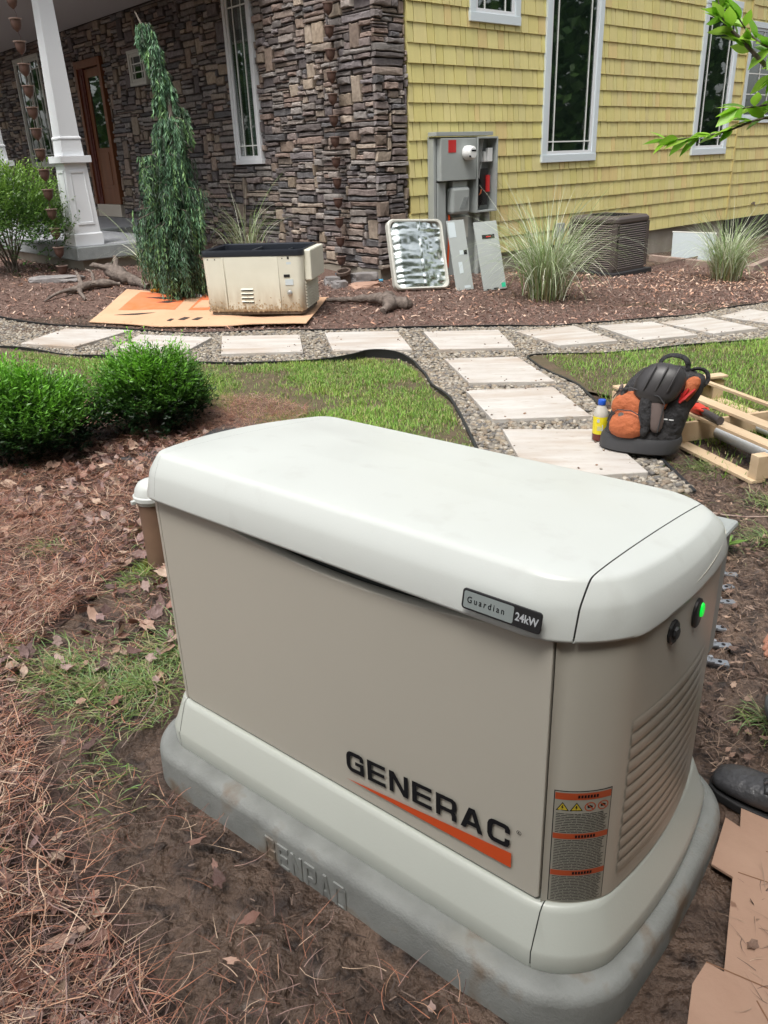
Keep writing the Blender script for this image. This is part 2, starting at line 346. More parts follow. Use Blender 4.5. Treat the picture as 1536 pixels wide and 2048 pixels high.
GC = (.070, 1.514); GA = R(-39.9)
def lumps(x, y):
    near = ssn(7, 4, y)*ssn(3.6, 2.6, np.abs(x-.2))
    a = fb(x, y, 9, 1)-.5; b = fb(x, y, 30, 5)-.5
    k = ~(inpoly(x, y, LITTER) | inpoly(x, y, LAWNL) | inpoly(x, y, PATH) | inpoly(x, y, LAWNR)); sh = np.shape(x); xf = np.ravel(x)+0*np.ravel(y); yf = np.ravel(y)+0*xf; dm_ = np.full(xf.shape, 9.)
    for P_ in (LITTER, LAWNL[40:], LAWNR[-14:]):
        for (x1, y1), (x2, y2) in zip(P_, list(P_[1:])+[P_[0]]):
            dx_, dy_ = x2-x1, y2-y1; t_ = np.clip(((xf-x1)*dx_+(yf-y1)*dy_)/(dx_*dx_+dy_*dy_+1e-9), 0, 1); dm_ = np.minimum(dm_, np.hypot(xf-x1-t_*dx_, yf-y1-t_*dy_))
    k = k*ssn(0, .12, dm_).reshape(sh); c, s = math.cos(GA), math.sin(GA); dx, dy = x-.07, y-1.514; rp = np.maximum(np.abs(dx*c+dy*s)-.64, np.abs(-dx*s+dy*c)-.37)
    return near*np.clip(a*.06+b*.08, -.035, .016)*k*ssn(-.02, .10, rp)-.022*np.exp(-(np.maximum(rp, 0)/.14)**2)*ssn(-.15, -.35, -dx*s+dy*c)
def axis(lo, hi, c0, c1, step):
    a = np.arange(c0, c1+1e-6, step); l = c0-np.geomspace(step, c0-lo, 34)[::-1]; r = c1+np.geomspace(step, hi-c1, 34)
    return np.concatenate([l, a, r])
xs = axis(-250, 250, -2.6, 3.0, .022); ys = axis(-250, 250, .2, 4.6, .022)
X, Y = np.meshgrid(xs, ys, indexing='ij'); Z = H(X, Y)+lumps(X, Y)
Z -= .02*np.exp(-(((X-.15)/1.0)**2+((Y-1.0)/.6)**2))*0
nx, ny = X.shape; idx = np.arange(nx*ny).reshape(nx, ny)
F = np.stack([idx[:-1, :-1], idx[1:, :-1], idx[1:, 1:], idx[:-1, 1:]], -1).reshape(-1, 4)
tag(npmesh('ground', np.stack([X, Y, Z], -1).reshape(-1, 3), F, 'mud', smooth=True), kind='structure')
def sheet(name, P, m, off, step=.25, amp=0):
    P = [tuple(map(float, p)) for p in P]
    xs = np.array([p[0] for p in P]); ys = np.array([p[1] for p in P])
    gx, gy = np.meshgrid(np.arange(xs.min(), xs.max(), step), np.arange(ys.min(), ys.max(), step), indexing='ij')
    gx = gx.ravel()+RNG.uniform(-.2, .2, gx.size)*step; gy = gy.ravel()+RNG.uniform(-.2, .2, gy.size)*step
    k = inpoly(gx, gy, P); pts = [Vector(p) for p in P]+[Vector((a, b)) for a, b in zip(gx[k], gy[k])]
    n = len(P); r = delaunay_2d_cdt(pts, [(i, (i+1) % n) for i in range(n)], [], 1, 1e-5)
    V = np.array([(v.x, v.y) for v in r[0]]); z = H(V[:, 0], V[:, 1])+off
    if amp: z = z+amp*(fb(V[:, 0], V[:, 1], 5, 9))
    fs = [f for f in r[2] if len(f) == 3]
    F = []
    for f in fs:
        a, b, c = (V[i] for i in f); F.append(f if (b[0]-a[0])*(c[1]-a[1])-(b[1]-a[1])*(c[0]-a[0]) > 0 else f[::-1])
    return tag(npmesh(name, np.column_stack([V, z]), F, m, smooth=True), kind='structure')
sheet('mulch_bed', MULCH, 'mulch_base', .006, .3)
sheet('gravel_path', PATH, 'gravel_base', .010, .25)
sheet('lawn', LAWNL, 'lawn_base', .014, .12, .012); sheet('lawn', LAWNR, 'lawn_base', .014, .2, .012)
sheet('pine_litter_bed', LITTER, 'litter_base', .004, .08, 0)

# ------------------------------------------------------------------ scatter helpers
def pick(n, cols, w=None, jit=.15):
    cols = np.array(cols); i = RNG.choice(len(cols), n, p=w); return cols[i]*(1+RNG.uniform(-jit, jit, (n, 1)))
def blades(name, x, y, z, L, w, e0, curv, cols, m, segs=4, az=None, parent=None, tipcol=None, twist=None, daz=None):
    n = len(x); az = RNG.uniform(0, 2*PI, n) if az is None else az
    wd = az+PI/2 if twist is None else az+twist
    K = segs; P = np.zeros((n, K+1, 2, 3)); c = np.stack([x, y, z], -1).astype(float)
    C = np.zeros((n, K+1, 2, 3), np.float32)
    for k in range(K+1):
        t = k/K; ww = w*(1-t**1.6*.92)*.5
        side = np.stack([np.cos(wd)*ww, np.sin(wd)*ww, np.zeros(n)], -1)
        P[:, k, 0] = c-side; P[:, k, 1] = c+side
        cc = cols if tipcol is None else cols*(1-t)+tipcol*t
        C[:, k, 0] = cc; C[:, k, 1] = cc
        e = e0-curv*t; s = (L/K)[:, None]
        aa = az if daz is None else az+daz*(t-.5)
        c = c+np.stack([np.cos(aa)*np.cos(e), np.sin(aa)*np.cos(e), np.sin(e)], -1)*s
    b = (np.arange(n)*(K+1)*2)[:, None]
    F = np.concatenate([b+np.array([2*k, 2*k+1, 2*k+3, 2*k+2]) for k in range(K)], 0)
    return npmesh(name, P.reshape(-1, 3), F, m, parent, C.reshape(-1, 3))
def rotm(a, b, c):
    ca, sa, cb, sb, cc, sc = np.cos(a), np.sin(a), np.cos(b), np.sin(b), np.cos(c), np.sin(c)
    Rz = np.stack([ca, -sa, 0*a, sa, ca, 0*a, 0*a, 0*a, 1+0*a], -1).reshape(-1, 3, 3)
    Ry = np.stack([cb, 0*a, sb, 0*a, 1+0*a, 0*a, -sb, 0*a, cb], -1).reshape(-1, 3, 3)
    Rx = np.stack([1+0*a, 0*a, 0*a, 0*a, cc, -sc, 0*a, sc, cc], -1).reshape(-1, 3, 3)
    return Rz@Ry@Rx
def stamp(name, T, TF, pos, Rm, size, cols, m, parent=None, smooth=False, jit=0):
    """copy template T (m,3), faces TF at pos (n,3) with rotations and sizes"""
    n = len(pos); T = np.asarray(T, float); S = size if np.ndim(size) == 2 else np.repeat(np.asarray(size)[:, None], 3, 1)
    V = T[None]*S[:, None]
    if jit: V = V*(1+RNG.uniform(-jit, jit, V.shape))
    V = np.einsum('nij,nkj->nki', Rm, V)+pos[:, None]
    F = (np.asarray(TF)[None]+(np.arange(n)*len(T))[:, None, None]).reshape(-1, len(TF[0]))
    return npmesh(name, V.reshape(-1, 3), F, m, parent, np.repeat(cols, len(T), 0), smooth)
def sample(P, n, dens=None):
    P = np.array(P); lo = P.min(0); hi = P.max(0); ox = []; oy = []; c = 0
    while c < n:
        x = RNG.uniform(lo[0], hi[0], n*3); y = RNG.uniform(lo[1], hi[1], n*3); k = inpoly(x, y, P)
        if dens is not None: k &= RNG.random(len(x)) < dens(x, y)
        ox.append(x[k]); oy.append(y[k]); c += k.sum()
    return np.concatenate(ox)[:n], np.concatenate(oy)[:n]
def instones(x, y, grow=1.0):
    k = np.zeros(len(x), bool)
    for s in STONES:
        c = np.mean(s, 0); k |= inpoly(x, y, [tuple(c+(np.array(p)-c)*grow) for p in s])
    return k
GC = (.070, 1.514); GA = R(-39.9)
def inpad(x, y, g=0):
    c, s = math.cos(GA), math.sin(GA); dx = x-GC[0]; dy = y-GC[1]; lx = dx*c+dy*s; ly = -dx*s+dy*c
    return (np.abs(lx) < .68+g) & (np.abs(ly) < .375+g)

# gravel pebbles
ico = bmesh.new(); bmesh.ops.create_icosphere(ico, subdivisions=1, radius=1); ico.verts.ensure_lookup_table()
IV = np.array([v.co[:] for v in ico.verts]); IF = [[v.index for v in f.verts] for f in ico.faces]; ico.free()
VP = [p for p in PATH]
VIS = [(-4.2, 5.9), (5.4, 5.9), (5.4, 10.5), (-4.2, 9.2)]
def dpath(x, y): return (inpoly(x, y, PATH) & ~instones(x, y, 1.0)).astype(float)*(ssn(5.6, 4.3, np.abs(x)))
gx, gy = sample([(-4.6, 3.0), (5.2, 3.0), (5.2, 10.2), (-4.6, 9.2)], 30000, dpath)
n = len(gx); sz = RNG.uniform(.007, .0165, n)*(1+.25*(gy < 5.5)); S3 = np.stack([sz*RNG.uniform(1, 1.7, n), sz, sz*.65], -1)
stamp_g = stamp('gravel_stones', IV, IF, np.stack([gx, gy, H(gx, gy)+.012+RNG.uniform(0, .008, n)], -1), rotm(RNG.uniform(0, 6.3, n), RNG.uniform(-.4, .4, n), RNG.uniform(-.4, .4, n)), S3,
    pick(n, [(.26, .23, .19), (.32, .28, .225), (.18, .16, .135), (.24, .19, .14), (.40, .36, .30), (.15, .14, .13), (.28, .23, .165)], jit=.2), 'pebble', smooth=True, jit=.12)
tag(stamp_g, kind='stuff')
sp = []
for s_ in STONES:
    c = np.mean(s_, 0); m_ = 16; k = RNG.integers(0, 4, m_); t = RNG.random(m_); e0_ = np.array(s_)[k]; e1_ = np.array(s_)[(k+1) % 4]; p = e0_+(e1_-e0_)*t[:, None]; p = p+(c-p)*(RNG.random(m_)[:, None]**2.2*.35+.02); sp.append(p)
sp = np.concatenate(sp); n = len(sp); sz = RNG.uniform(.002, .008, n)
tag(stamp('gravel_spill', IV, IF, np.stack([sp[:, 0], sp[:, 1], H(sp[:, 0], sp[:, 1])+.042+sz*.5], -1), rotm(RNG.uniform(0, 6.3, n), RNG.uniform(-.4, .4, n), RNG.uniform(-.4, .4, n)), np.stack([sz*1.3, sz, sz*.6], -1), pick(n, [(.32, .29, .24), (.24, .2, .16), (.16, .10, .07), (.28, .18, .12)], jit=.2), 'pebble', smooth=True), kind='stuff')
# mulch chips over the far bed
CH = [(-1, -.35, 0), (1, -.25, 0), (.9, .35, .1), (-.8, .3, .12)]; CHF = [[0, 1, 2, 3]]
def dm(x, y): return ssn(13.5, 10.5, y)*.8+.2
gx, gy = sample([p for p in cUE if -5.5 < p[0] < 6]+[(7, 14), (2.3, 11.6), (.1, 10.2), (-3.3, 11.5), (-6, 13)], 46000, dm)
n = len(gx); lx = np.clip((gx-1.5)/3, 0, 1)
cm = pick(n, [(.17, .090, .068), (.13, .066, .052), (.22, .125, .10), (.09, .052, .042), (.27, .17, .135), (.28, .21, .18), (.06, .04, .034)], jit=.2)
lt = RNG.random(n) < .06+.20*lx*ssn(11.5, 10.5, np.abs(gy-10.8)+10); cm[lt] = pick(int(lt.sum()), [(.50, .30, .21), (.58, .42, .32), (.44, .24, .16)])
S3 = RNG.uniform(.007, .021, n)[:, None]*np.array([[1, .7, .8]])*np.where(lt, 1.6, 1.)[:, None]
tag(stamp('mulch_chips', CH, CHF, np.stack([gx, gy, H(gx, gy)+.008+RNG.uniform(0, .02, n)], -1), rotm(RNG.uniform(0, 6.3, n), RNG.uniform(-.6, .6, n), RNG.uniform(-.5, .5, n)), S3, cm, 'chip'), kind='stuff')
# lawn
def grass(name, P, n, Lr, dens=None, dry=.15, lum=1.0, e=(1.0, 1.5)):
    x, y = sample(P, n, dens); n = len(x)
    g = pick(n, [(.15, .29, .040), (.11, .24, .035), (.20, .34, .05), (.26, .35, .09)], jit=.2)*lum
    pm = fb(x, y, 2.6, 33)[:, None]; g = g*(.62+.76*pm)*np.array([[1, 1, 1]])+np.array([[.10, .05, 0]])*np.clip(fb(x, y, 1.9, 37)[:, None]-.5, 0, 1)*2
    d = RNG.random(n) < dry+.5*np.clip(.42-pm[:, 0], 0, 1); g[d] = pick(int(d.sum()), [(.45, .38, .2), (.36, .30, .14)])
    L = RNG.uniform(*Lr, n)*(.7+.6*pm[:, 0]); L[d] *= .8
    return tag(blades(name, x, y, H(x, y)+.012, L, RNG.uniform(.0035, .006, n), RNG.uniform(*e, n), RNG.uniform(.3, 1.6, n), g, 'blade', 3, tipcol=g*1.25), kind='stuff')
def dl(x, y): return .12+.88*ssn(.36, .6, fb(x, y, 3.0, 21))
grass('grass_blades', [(-3.2, 5.2), (-2.4, 5.3), (-1.5, 5.05), (-.95, 4.72), (-.52, 4.1), (-.2, 3.3), (.3, 2.9), (.45, 3.4), (.45, 4.0), (.41, 4.73), (.32, 5.08), (.27, 5.45), (.14, 5.83), (-.1, 5.93), (-.9, 5.87), (-1.3, 5.92), (-2.36, 6.3), (-3.2, 6.8)], 50000, (.02, .05), dl, .2)
def dr(x, y): return (.12+.88*ssn(2.9, 3.9, y+x*.25+.5*fb(x, y, 3, 31)))*np.where(y > 3.9-.35*(x-1.4), 1, .12)
grass('grass_blades', [(1.2, 5.85), (1.9, 5.9), (3.1, 6.27), (4.1, 6.8), (4.9, 7.6), (4.9, 3.5), (2.2, 2.9), (1.5, 3.3), (1.36, 4.5)], 62000, (.022, .058), lambda x, y: dr(x, y)*np.where((x < 1.75) & (y > 5.1-.0) | (x < 1.5), .55, 1), .1, 1.0)
# grass tufts around the generator
def tufts(name, cs, label=None):
    X = []; Y = []; E = []; A = []; 
    for cx, cy, n, r in cs:
        a = RNG.uniform(0, 6.3, n); q = np.abs(RNG.normal(0, r, n)); X.append(cx+np.cos(a)*q); Y.append(cy+np.sin(a)*q); A.append(a+RNG.normal(0, .5, n))
    x = np.concatenate(X); y = np.concatenate(Y); a = np.concatenate(A); k = ~inpad(x, y, .02); x, y, a = x[k], y[k], a[k]; n = len(x)
    g = pick(n, [(.20, .30, .07), (.14, .24, .06), (.28, .36, .13), (.40, .36, .2), (.24, .38, .16)], jit=.25)
    return tag(blades(name, x, y, H(x, y)+.008, RNG.uniform(.03, .085, n), RNG.uniform(.0022, .0042, n), RNG.uniform(.15, 1.0, n), RNG.uniform(.5, 1.5, n), g, 'blade', 4, az=a*.35+2.6+RNG.normal(0, .9, n)), kind='stuff')
tufts('grass_tufts', [(-.86, 1.95, 600, .10), (-.72, 1.95, 500, .10), (-.98, 2.05, 500, .08), (-.65, 2.1, 350, .12), (-.6, 1.75, 350, .12), (-1.2, 2.12, 400, .07), (-.62, 2.35, 200, .08),
    (-.95, 3.0, 260, .06), (-.9, 2.62, 220, .08), (-1.35, 2.9, 200, .05), (-.7, 2.1, 250, .2), (-.66, 1.62, 150, .1), (-.95, 1.32, 160, .05), (-.55, 4.5, 200, .12), (-.35, 3.95, 200, .1),
    (.98, 1.68, 130, .035), (1.45, 2.75, 200, .05), (1.62, 3.05, 260, .1), (1.5, 3.5, 260, .08), (1.3, 2.75, 90, .1), (2.0, 2.9, 300, .2), (1.9, 2.4, 160, .1)])
# pine needles
def dlit(x, y): return .35+.65*ssn(.35, .6, fb(x, y, 3, 41))
def needles(name, P, n, dens, lo=.05, hi=.12, zr=.03, cols=None, w=(.0010, .0019)):
    x, y = sample(P, n, dens); k = ~inpad(x, y, .03); x, y = x[k], y[k]; n = len(x)
    az = RNG.vonmises(.9, .5, n)+RNG.choice([0, PI, .8], n)+4*(fb(x, y, 2.5, 51)-.5)
    c = pick(n, cols or [(.40, .165, .095), (.27, .11, .07), (.48, .28, .18), (.16, .07, .05), (.58, .42, .30), (.08, .04, .032), (.32, .20, .17), (.14, .08, .06)], jit=.2)
    return tag(blades(name, x, y, H(x, y)+.014+RNG.uniform(0, zr, n)**1.0, RNG.uniform(lo, hi, n), RNG.uniform(*w, n), RNG.uniform(-.08, .35, n), RNG.uniform(0, .6, n), c, 'needle', 4, az=az, daz=RNG.normal(0, .8, n)), kind='stuff')
LV = [(-.2, .35), (-.36, .85), (-.58, 1.15), (-.83, 1.5), (-1.02, 1.85), (-1.17, 2.1), (-1.0, 2.6), (-.75, 3.1), (-.5, 3.6), (-.5, 4.2), (-.95, 4.7), (-1.5, 5.0), (-2.6, 5.1), (-2.6, 3.5), (-1.6, .9), (-1.2, .3)]
needles('pine_needles', LV, 46000, dlit)
needles('pine_needles', [(-.2, .35), (-.36, .85), (-.58, 1.15), (-.83, 1.5), (-1.02, 1.85), (-1.17, 2.1), (-1.0, 2.6), (-1.1, 3.4), (-2.2, 3.4), (-1.5, .9), (-1.1, .3)], 13000, dlit, .06, .13, .045, None, (.0019, .0028))
needles('pine_needles', [(-.1, .45), (-.3, .8), (-.8, 1.5), (-1.1, 2.1), (-.9, 2.7), (-.4, 2.6), (-.3, 1.9), (.4, 1.1), (.45, .75)], 2300, lambda x, y: ssn(.3, .75, fb(x, y, 5, 61)), .04, .1, .008)
needles('pine_needles', [(.6, .9), (1.0, .9), (1.9, 2.2), (2.2, 3.4), (1.3, 3.4), (1.1, 2.6), (.8, 1.7)], 5500, lambda x, y: .2+.8*ssn(.3, .75, fb(x, y, 5, 63)), .02, .07, .008, [(.16, .10, .075), (.24, .16, .11), (.12, .08, .06), (.4, .28, .2)])
needles('pine_needles', [(-.55, 4.1), (-.4, 4.6), (-.75, 4.95), (-1.2, 4.95), (-1.1, 4.4)], 6000, None, .05, .11, .05)
# dead leaves
a = np.linspace(0, 2*PI, 12, endpoint=False); rr = np.array([1.2, .72, .86, .6, .74, .5, .95, .58, .70, .62, .9, .70])
LF = np.array([(0, 0, -.05)]+[(rr[i]*math.cos(a[i]), rr[i]*.7*math.sin(a[i]), .22*abs(math.sin(a[i]))+.18*math.cos(2*a[i])) for i in range(12)]); LFF = [[0, i+1, (i+1) % 12+1] for i in range(12)]
LF2 = np.array([(-1, 0, .15), (-.4, -.38, .12), (.4, -.36, .16), (1, 0, .3), (.4, .36, .2), (-.4, .38, .1), (0, 0, -.08)]); LF2F = [[6, i, (i+1) % 6] for i in range(6)]
def deadleaves(P, n, dens, s, T, TF, cols, zo=.02, tilt=.5):
    x, y = sample(P, n, dens); k = ~inpad(x, y, .05); x, y = x[k], y[k]; n = len(x)
    return tag(stamp('dead_leaves', T, TF, np.stack([x, y, H(x, y)+zo+RNG.uniform(0, .02, n)], -1), rotm(RNG.uniform(0, 6.3, n), RNG.normal(0, tilt, n), RNG.normal(0, tilt, n)), RNG.uniform(*s, n), pick(n, cols, jit=.25), 'dryleaf', smooth=False, jit=.22), kind='stuff')
LC = [(.34, .19, .15), (.46, .30, .23), (.24, .12, .09), (.40, .29, .26), (.54, .40, .31), (.15, .085, .075), (.30, .20, .19)]
deadleaves(LV, 900, lambda x, y: ssn(.35, .6, fb(x, y, 2.6, 71)), (.016, .042), LF, LFF, LC)
deadleaves(LV, 1100, None, (.012, .032), LF2, LF2F, LC)
deadleaves([(-.1, .5), (-.8, 1.5), (-1.1, 2.1), (-.6, 2.4), (-.3, 1.8), (.4, 1.05), (.5, .8)], 38, None, (.012, .03), LF, LFF, LC, .012, .25)
deadleaves([(-.8, 1.9), (-.5, 2.4), (-.55, 4.1), (-1.2, 4.6), (-2.8, 4.6), (-2.6, 1.9)], 1500, lambda x, y: .2+.8*ssn(.35, .6, fb(x, y, 3.1, 75)), (.016, .042), LF, LFF, LC)
deadleaves([(.6, .9), (1.0, .9), (1.9, 2.2), (2.2, 3.4), (1.3, 3.2), (.8, 1.7)], 420, None, (.007, .02), LF, LFF, [(.30, .19, .14), (.20, .12, .09), (.4, .28, .21), (.14, .09, .07)], .010, .25)
deadleaves([(-1.1, 3.2), (-.5, 3.6), (-.5, 4.1), (-1.2, 4.7), (-2.6, 4.8), (-2.6, 3.3)], 350, None, (.018, .038), LF, LFF, LC)

def debris(P, n, s0, cols, name='bark_debris'):
    x, y = sample(P, n, None); k = ~inpad(x, y, .03); x, y = x[k], y[k]; n = len(x); q = RNG.uniform(*s0, n)
    return tag(stamp(name, CH, CHF, np.stack([x, y, H(x, y)+.006+RNG.uniform(0, .010, n)], -1), rotm(RNG.uniform(0, 6.3, n), RNG.normal(0, .3, n), RNG.normal(0, .4, n)), np.stack([q*RNG.uniform(.8, 2.2, n), q*.6, q], -1), pick(n, cols, jit=.3), 'dryleaf', jit=.3), kind='stuff')
RD = [(.55, .7), (1.1, .9), (1.9, 2.2), (2.6, 3.4), (1.35, 3.5), (1.1, 2.6), (.8, 1.7)]
debris(RD, 5200, (.004, .012), [(.07, .045, .035), (.12, .08, .06), (.20, .14, .11), (.05, .035, .03), (.30, .21, .16)])
debris(LV, 9000, (.004, .014), [(.07, .04, .035), (.14, .085, .07), (.26, .16, .12), (.05, .035, .03), (.36, .25, .2)])
debris([(-.14, .45), (-.8, 1.5), (-1.1, 2.1), (-.6, 2.5), (-.35, 1.9), (.4, 1.05), (.55, .7)], 1500, (.003, .009), [(.07, .045, .035), (.12, .08, .06), (.20, .14, .11)])

# ------------------------------------------------------------------ stepping stones
SL = ['leftmost travertine stepping stone of the path, left of the cardboard sheet', 'stepping stone half hidden behind the right round shrub', 'stepping stone straight below the old generator housing',
 'stepping stone right of the old generator, above the curve of black edging', 'stepping stone at the path fork, first in line above the branch', 'stepping stone of the upper row right of the path fork',
 'stepping stone of the upper row below the brown air conditioner', 'stepping stone of the upper row, second from the right frame edge', 'stepping stone cut off by the right edge of the photo',
 'first stepping stone of the branch, nearest the fork', 'middle stepping stone of the branch, left of the drink bottle', 'muddy stepping stone under the backpack, nearest the new generator']
for i, s in enumerate(STONES):
    c = np.mean(s, 0); zc = h1(*c)
    sx = (h1(c[0]+.3, c[1])-h1(c[0]-.3, c[1]))/.6; sy = (h1(c[0], c[1]+.3)-h1(c[0], c[1]-.3))/.6
    d = np.array(s[1])-np.array(s[0]); ang = math.atan2(d[1], d[0])
    mb = MB(); P = [(np.array(p)-c) for p in s]; ca, sa = math.cos(-ang), math.sin(-ang)
    P = [(p[0]*ca-p[1]*sa, p[0]*sa+p[1]*ca) for p in P][::-1]
    mb.prism(P, -.03, .042); o = mb.build('stepping_stone', 'travertine', bevel=.004)
    o.location = (c[0], c[1], zc); o.rotation_euler = (math.atan(sy), -math.atan(sx), ang); tag(o, SL[i], 'stepping stone', 'travertine stepping stones of the garden path')

# ------------------------------------------------------------------ edging
def edging(pts, label, hgt=.05, lift=None):
    mb = MB(); rs = []; n = len(pts)
    for i, p in enumerate(pts):
        t = np.array(pts[min(i+1, n-1)])-np.array(pts[max(i-1, 0)]); t = t/np.linalg.norm(t); nn = np.array([-t[1], t[0]])*.004
        z = h1(*p); hh = hgt*(.75+.5*vn(p[0], p[1], 2.5, 3)); hh += (lift(p) if lift else 0)
        a = (p[0]+nn[0], p[1]+nn[1]); b = (p[0]-nn[0], p[1]-nn[1])
        rs.append([Vector((*a, z-.02)), Vector((*b, z-.02)), Vector((b[0], b[1], z+hh-.008)), Vector((p[0]-nn[0]*2, p[1]-nn[1]*2, z+hh)), Vector((p[0]+nn[0]*2, p[1]+nn[1]*2, z+hh)), Vector((a[0], a[1], z+hh-.008))])
    mb.rings(rs); o = mb.build('lawn_edging', 'edging', smooth=True, origin=(pts[n//2][0], pts[n//2][1], h1(*pts[n//2])))
    tag(o, label, 'edging')
edging(cUE, 'long black plastic edging between mulch bed and gravel path', .035)
edging(cLE, 'black plastic edging curving round the left lawn, lifted at the bend', .04, lambda p: .05*math.exp(-((p[0]+.02)/.3)**2) if p[1] > 5.6 else 0)
edging(cRE, 'black plastic edging along the right lawn behind the backpack', .03)

# ------------------------------------------------------------------ house (local x = along yellow wall, y = along stone wall to the left)
HA = math.atan2(.652, .758); HO = (.068, 10.216, 0)
house = thing('house', 'house with a dark ledgestone wing, yellow shingle wall and white porch columns', 'house', HO, HA)
def hw(v, u, z=0):
    p = Matrix.Rotation(HA, 4, 'Z') @ Vector((v, u, z)); return (p.x+HO[0], p.y+HO[1], p.z)
mb = MB(); mb.box(.06, 8.55, .06, .3, .12, 6); mb.box(8.552, 22, .19, .35, .12, 6); mb.box(.06, .3, .3, 13, .12, 6); mb.box(.3, 22, 11, 11.2, -.5, 6); mb.box(12.9, 13.1, .3, 11, -.5, 6)
mb.build('wall', 'stonebase', house)
# foundation
mb = MB(); mb.box(.03, 8.54, .03, .3, -.8, .13); mb.box(8.54, 22, .12, .35, -.8, .10); mb.box(.03, .3, .3, 13, -.5, .13)
mb.build('foundation', 'foundation', house)
# yellow shingles
WY = [(1.53, 2.46, 2.86, 3.95), (3.0, 4.26, 1.25, 3.78), (7.0, 8.16, 1.25, 3.55), (8.80, 10.7, 1.75, 3.34)]
mb = MB(); mb.cc = (1, 1, 1)
def shingles(x0, x1, z0, z1, y0, wins):
    z = z0; row = 0
    while z < z1:
        x = x0-random.uniform(0, .1)
        while x < x1:
            w = random.choice([.09, .12, .15, .17, .2, .22, .1]); a = max(x, x0)+.0058; b = min(x+w, x1)-.0058; x += w
            if b-a < .01: continue
            zz = z+random.uniform(-.0015, .0015); pieces = [(a, b, zz, z+.206)]
            for (wa, wb, wc, wd) in wins:
                wa += .03; wb -= .03; wc += .03; wd -= .03; q = []
                for (a_, b_, c_, d_) in pieces:
                    if b_ <= wa or a_ >= wb or d_ <= wc or c_ >= wd: q.append((a_, b_, c_, d_)); continue
                    if a_ < wa: q.append((a_, wa, c_, d_))
                    if b_ > wb: q.append((wb, b_, c_, d_))
                    m0, m1 = max(a_, wa), min(b_, wb)
                    if c_ < wc: q.append((m0, m1, c_, wc))
                    if d_ > wd: q.append((m0, m1, wd, d_))
                pieces = q
            j = random.uniform(0, .004); k = random.gauss(1, .035); mb.cc = (.68*k, .60*k*random.gauss(1, .012), .255*k*random.gauss(1, .05))
            if random.random() < .06: mb.cc = (.68*k, .54*k, .24*k)
            for (a_, b_, c_, d_) in pieces:
                f = lambda q: .024+j-(q-z)/.206*.017
                mb.add([(a_, y0+.05, c_), (b_, y0+.05, c_), (b_, y0+.05, d_), (a_, y0+.05, d_), (a_, y0-f(c_), c_), (b_, y0-f(c_), c_), (b_, y0-f(d_), d_), (a_, y0-f(d_), d_)],
                       [(4, 5, 6, 7), (0, 4, 7, 3), (1, 2, 6, 5), (0, 1, 5, 4), (3, 7, 6, 2)])
        z += .205; row += 1
shingles(.50, 8.54, .13, 5.8, 0, WY[:3]); shingles(8.56, 14, .10, 5.8, .12, WY[3:])
mb.build('yellow_siding', 'shingle', house)
mb = MB(); mb.box(.52, 8.535, -.002, .058, .14, 5.9); mb.box(8.562, 22, .118, .178, .11, 5.9); mb.build('siding_backing', mat('siding_backing', (.17, .13, .05), .9), house)
mb = MB(); mb.box(8.52, 8.56, -.03, .14, .12, 5.9); mb.build('corner_trim', mat('yellow_trim', (.60, .49, .20), .55), house)
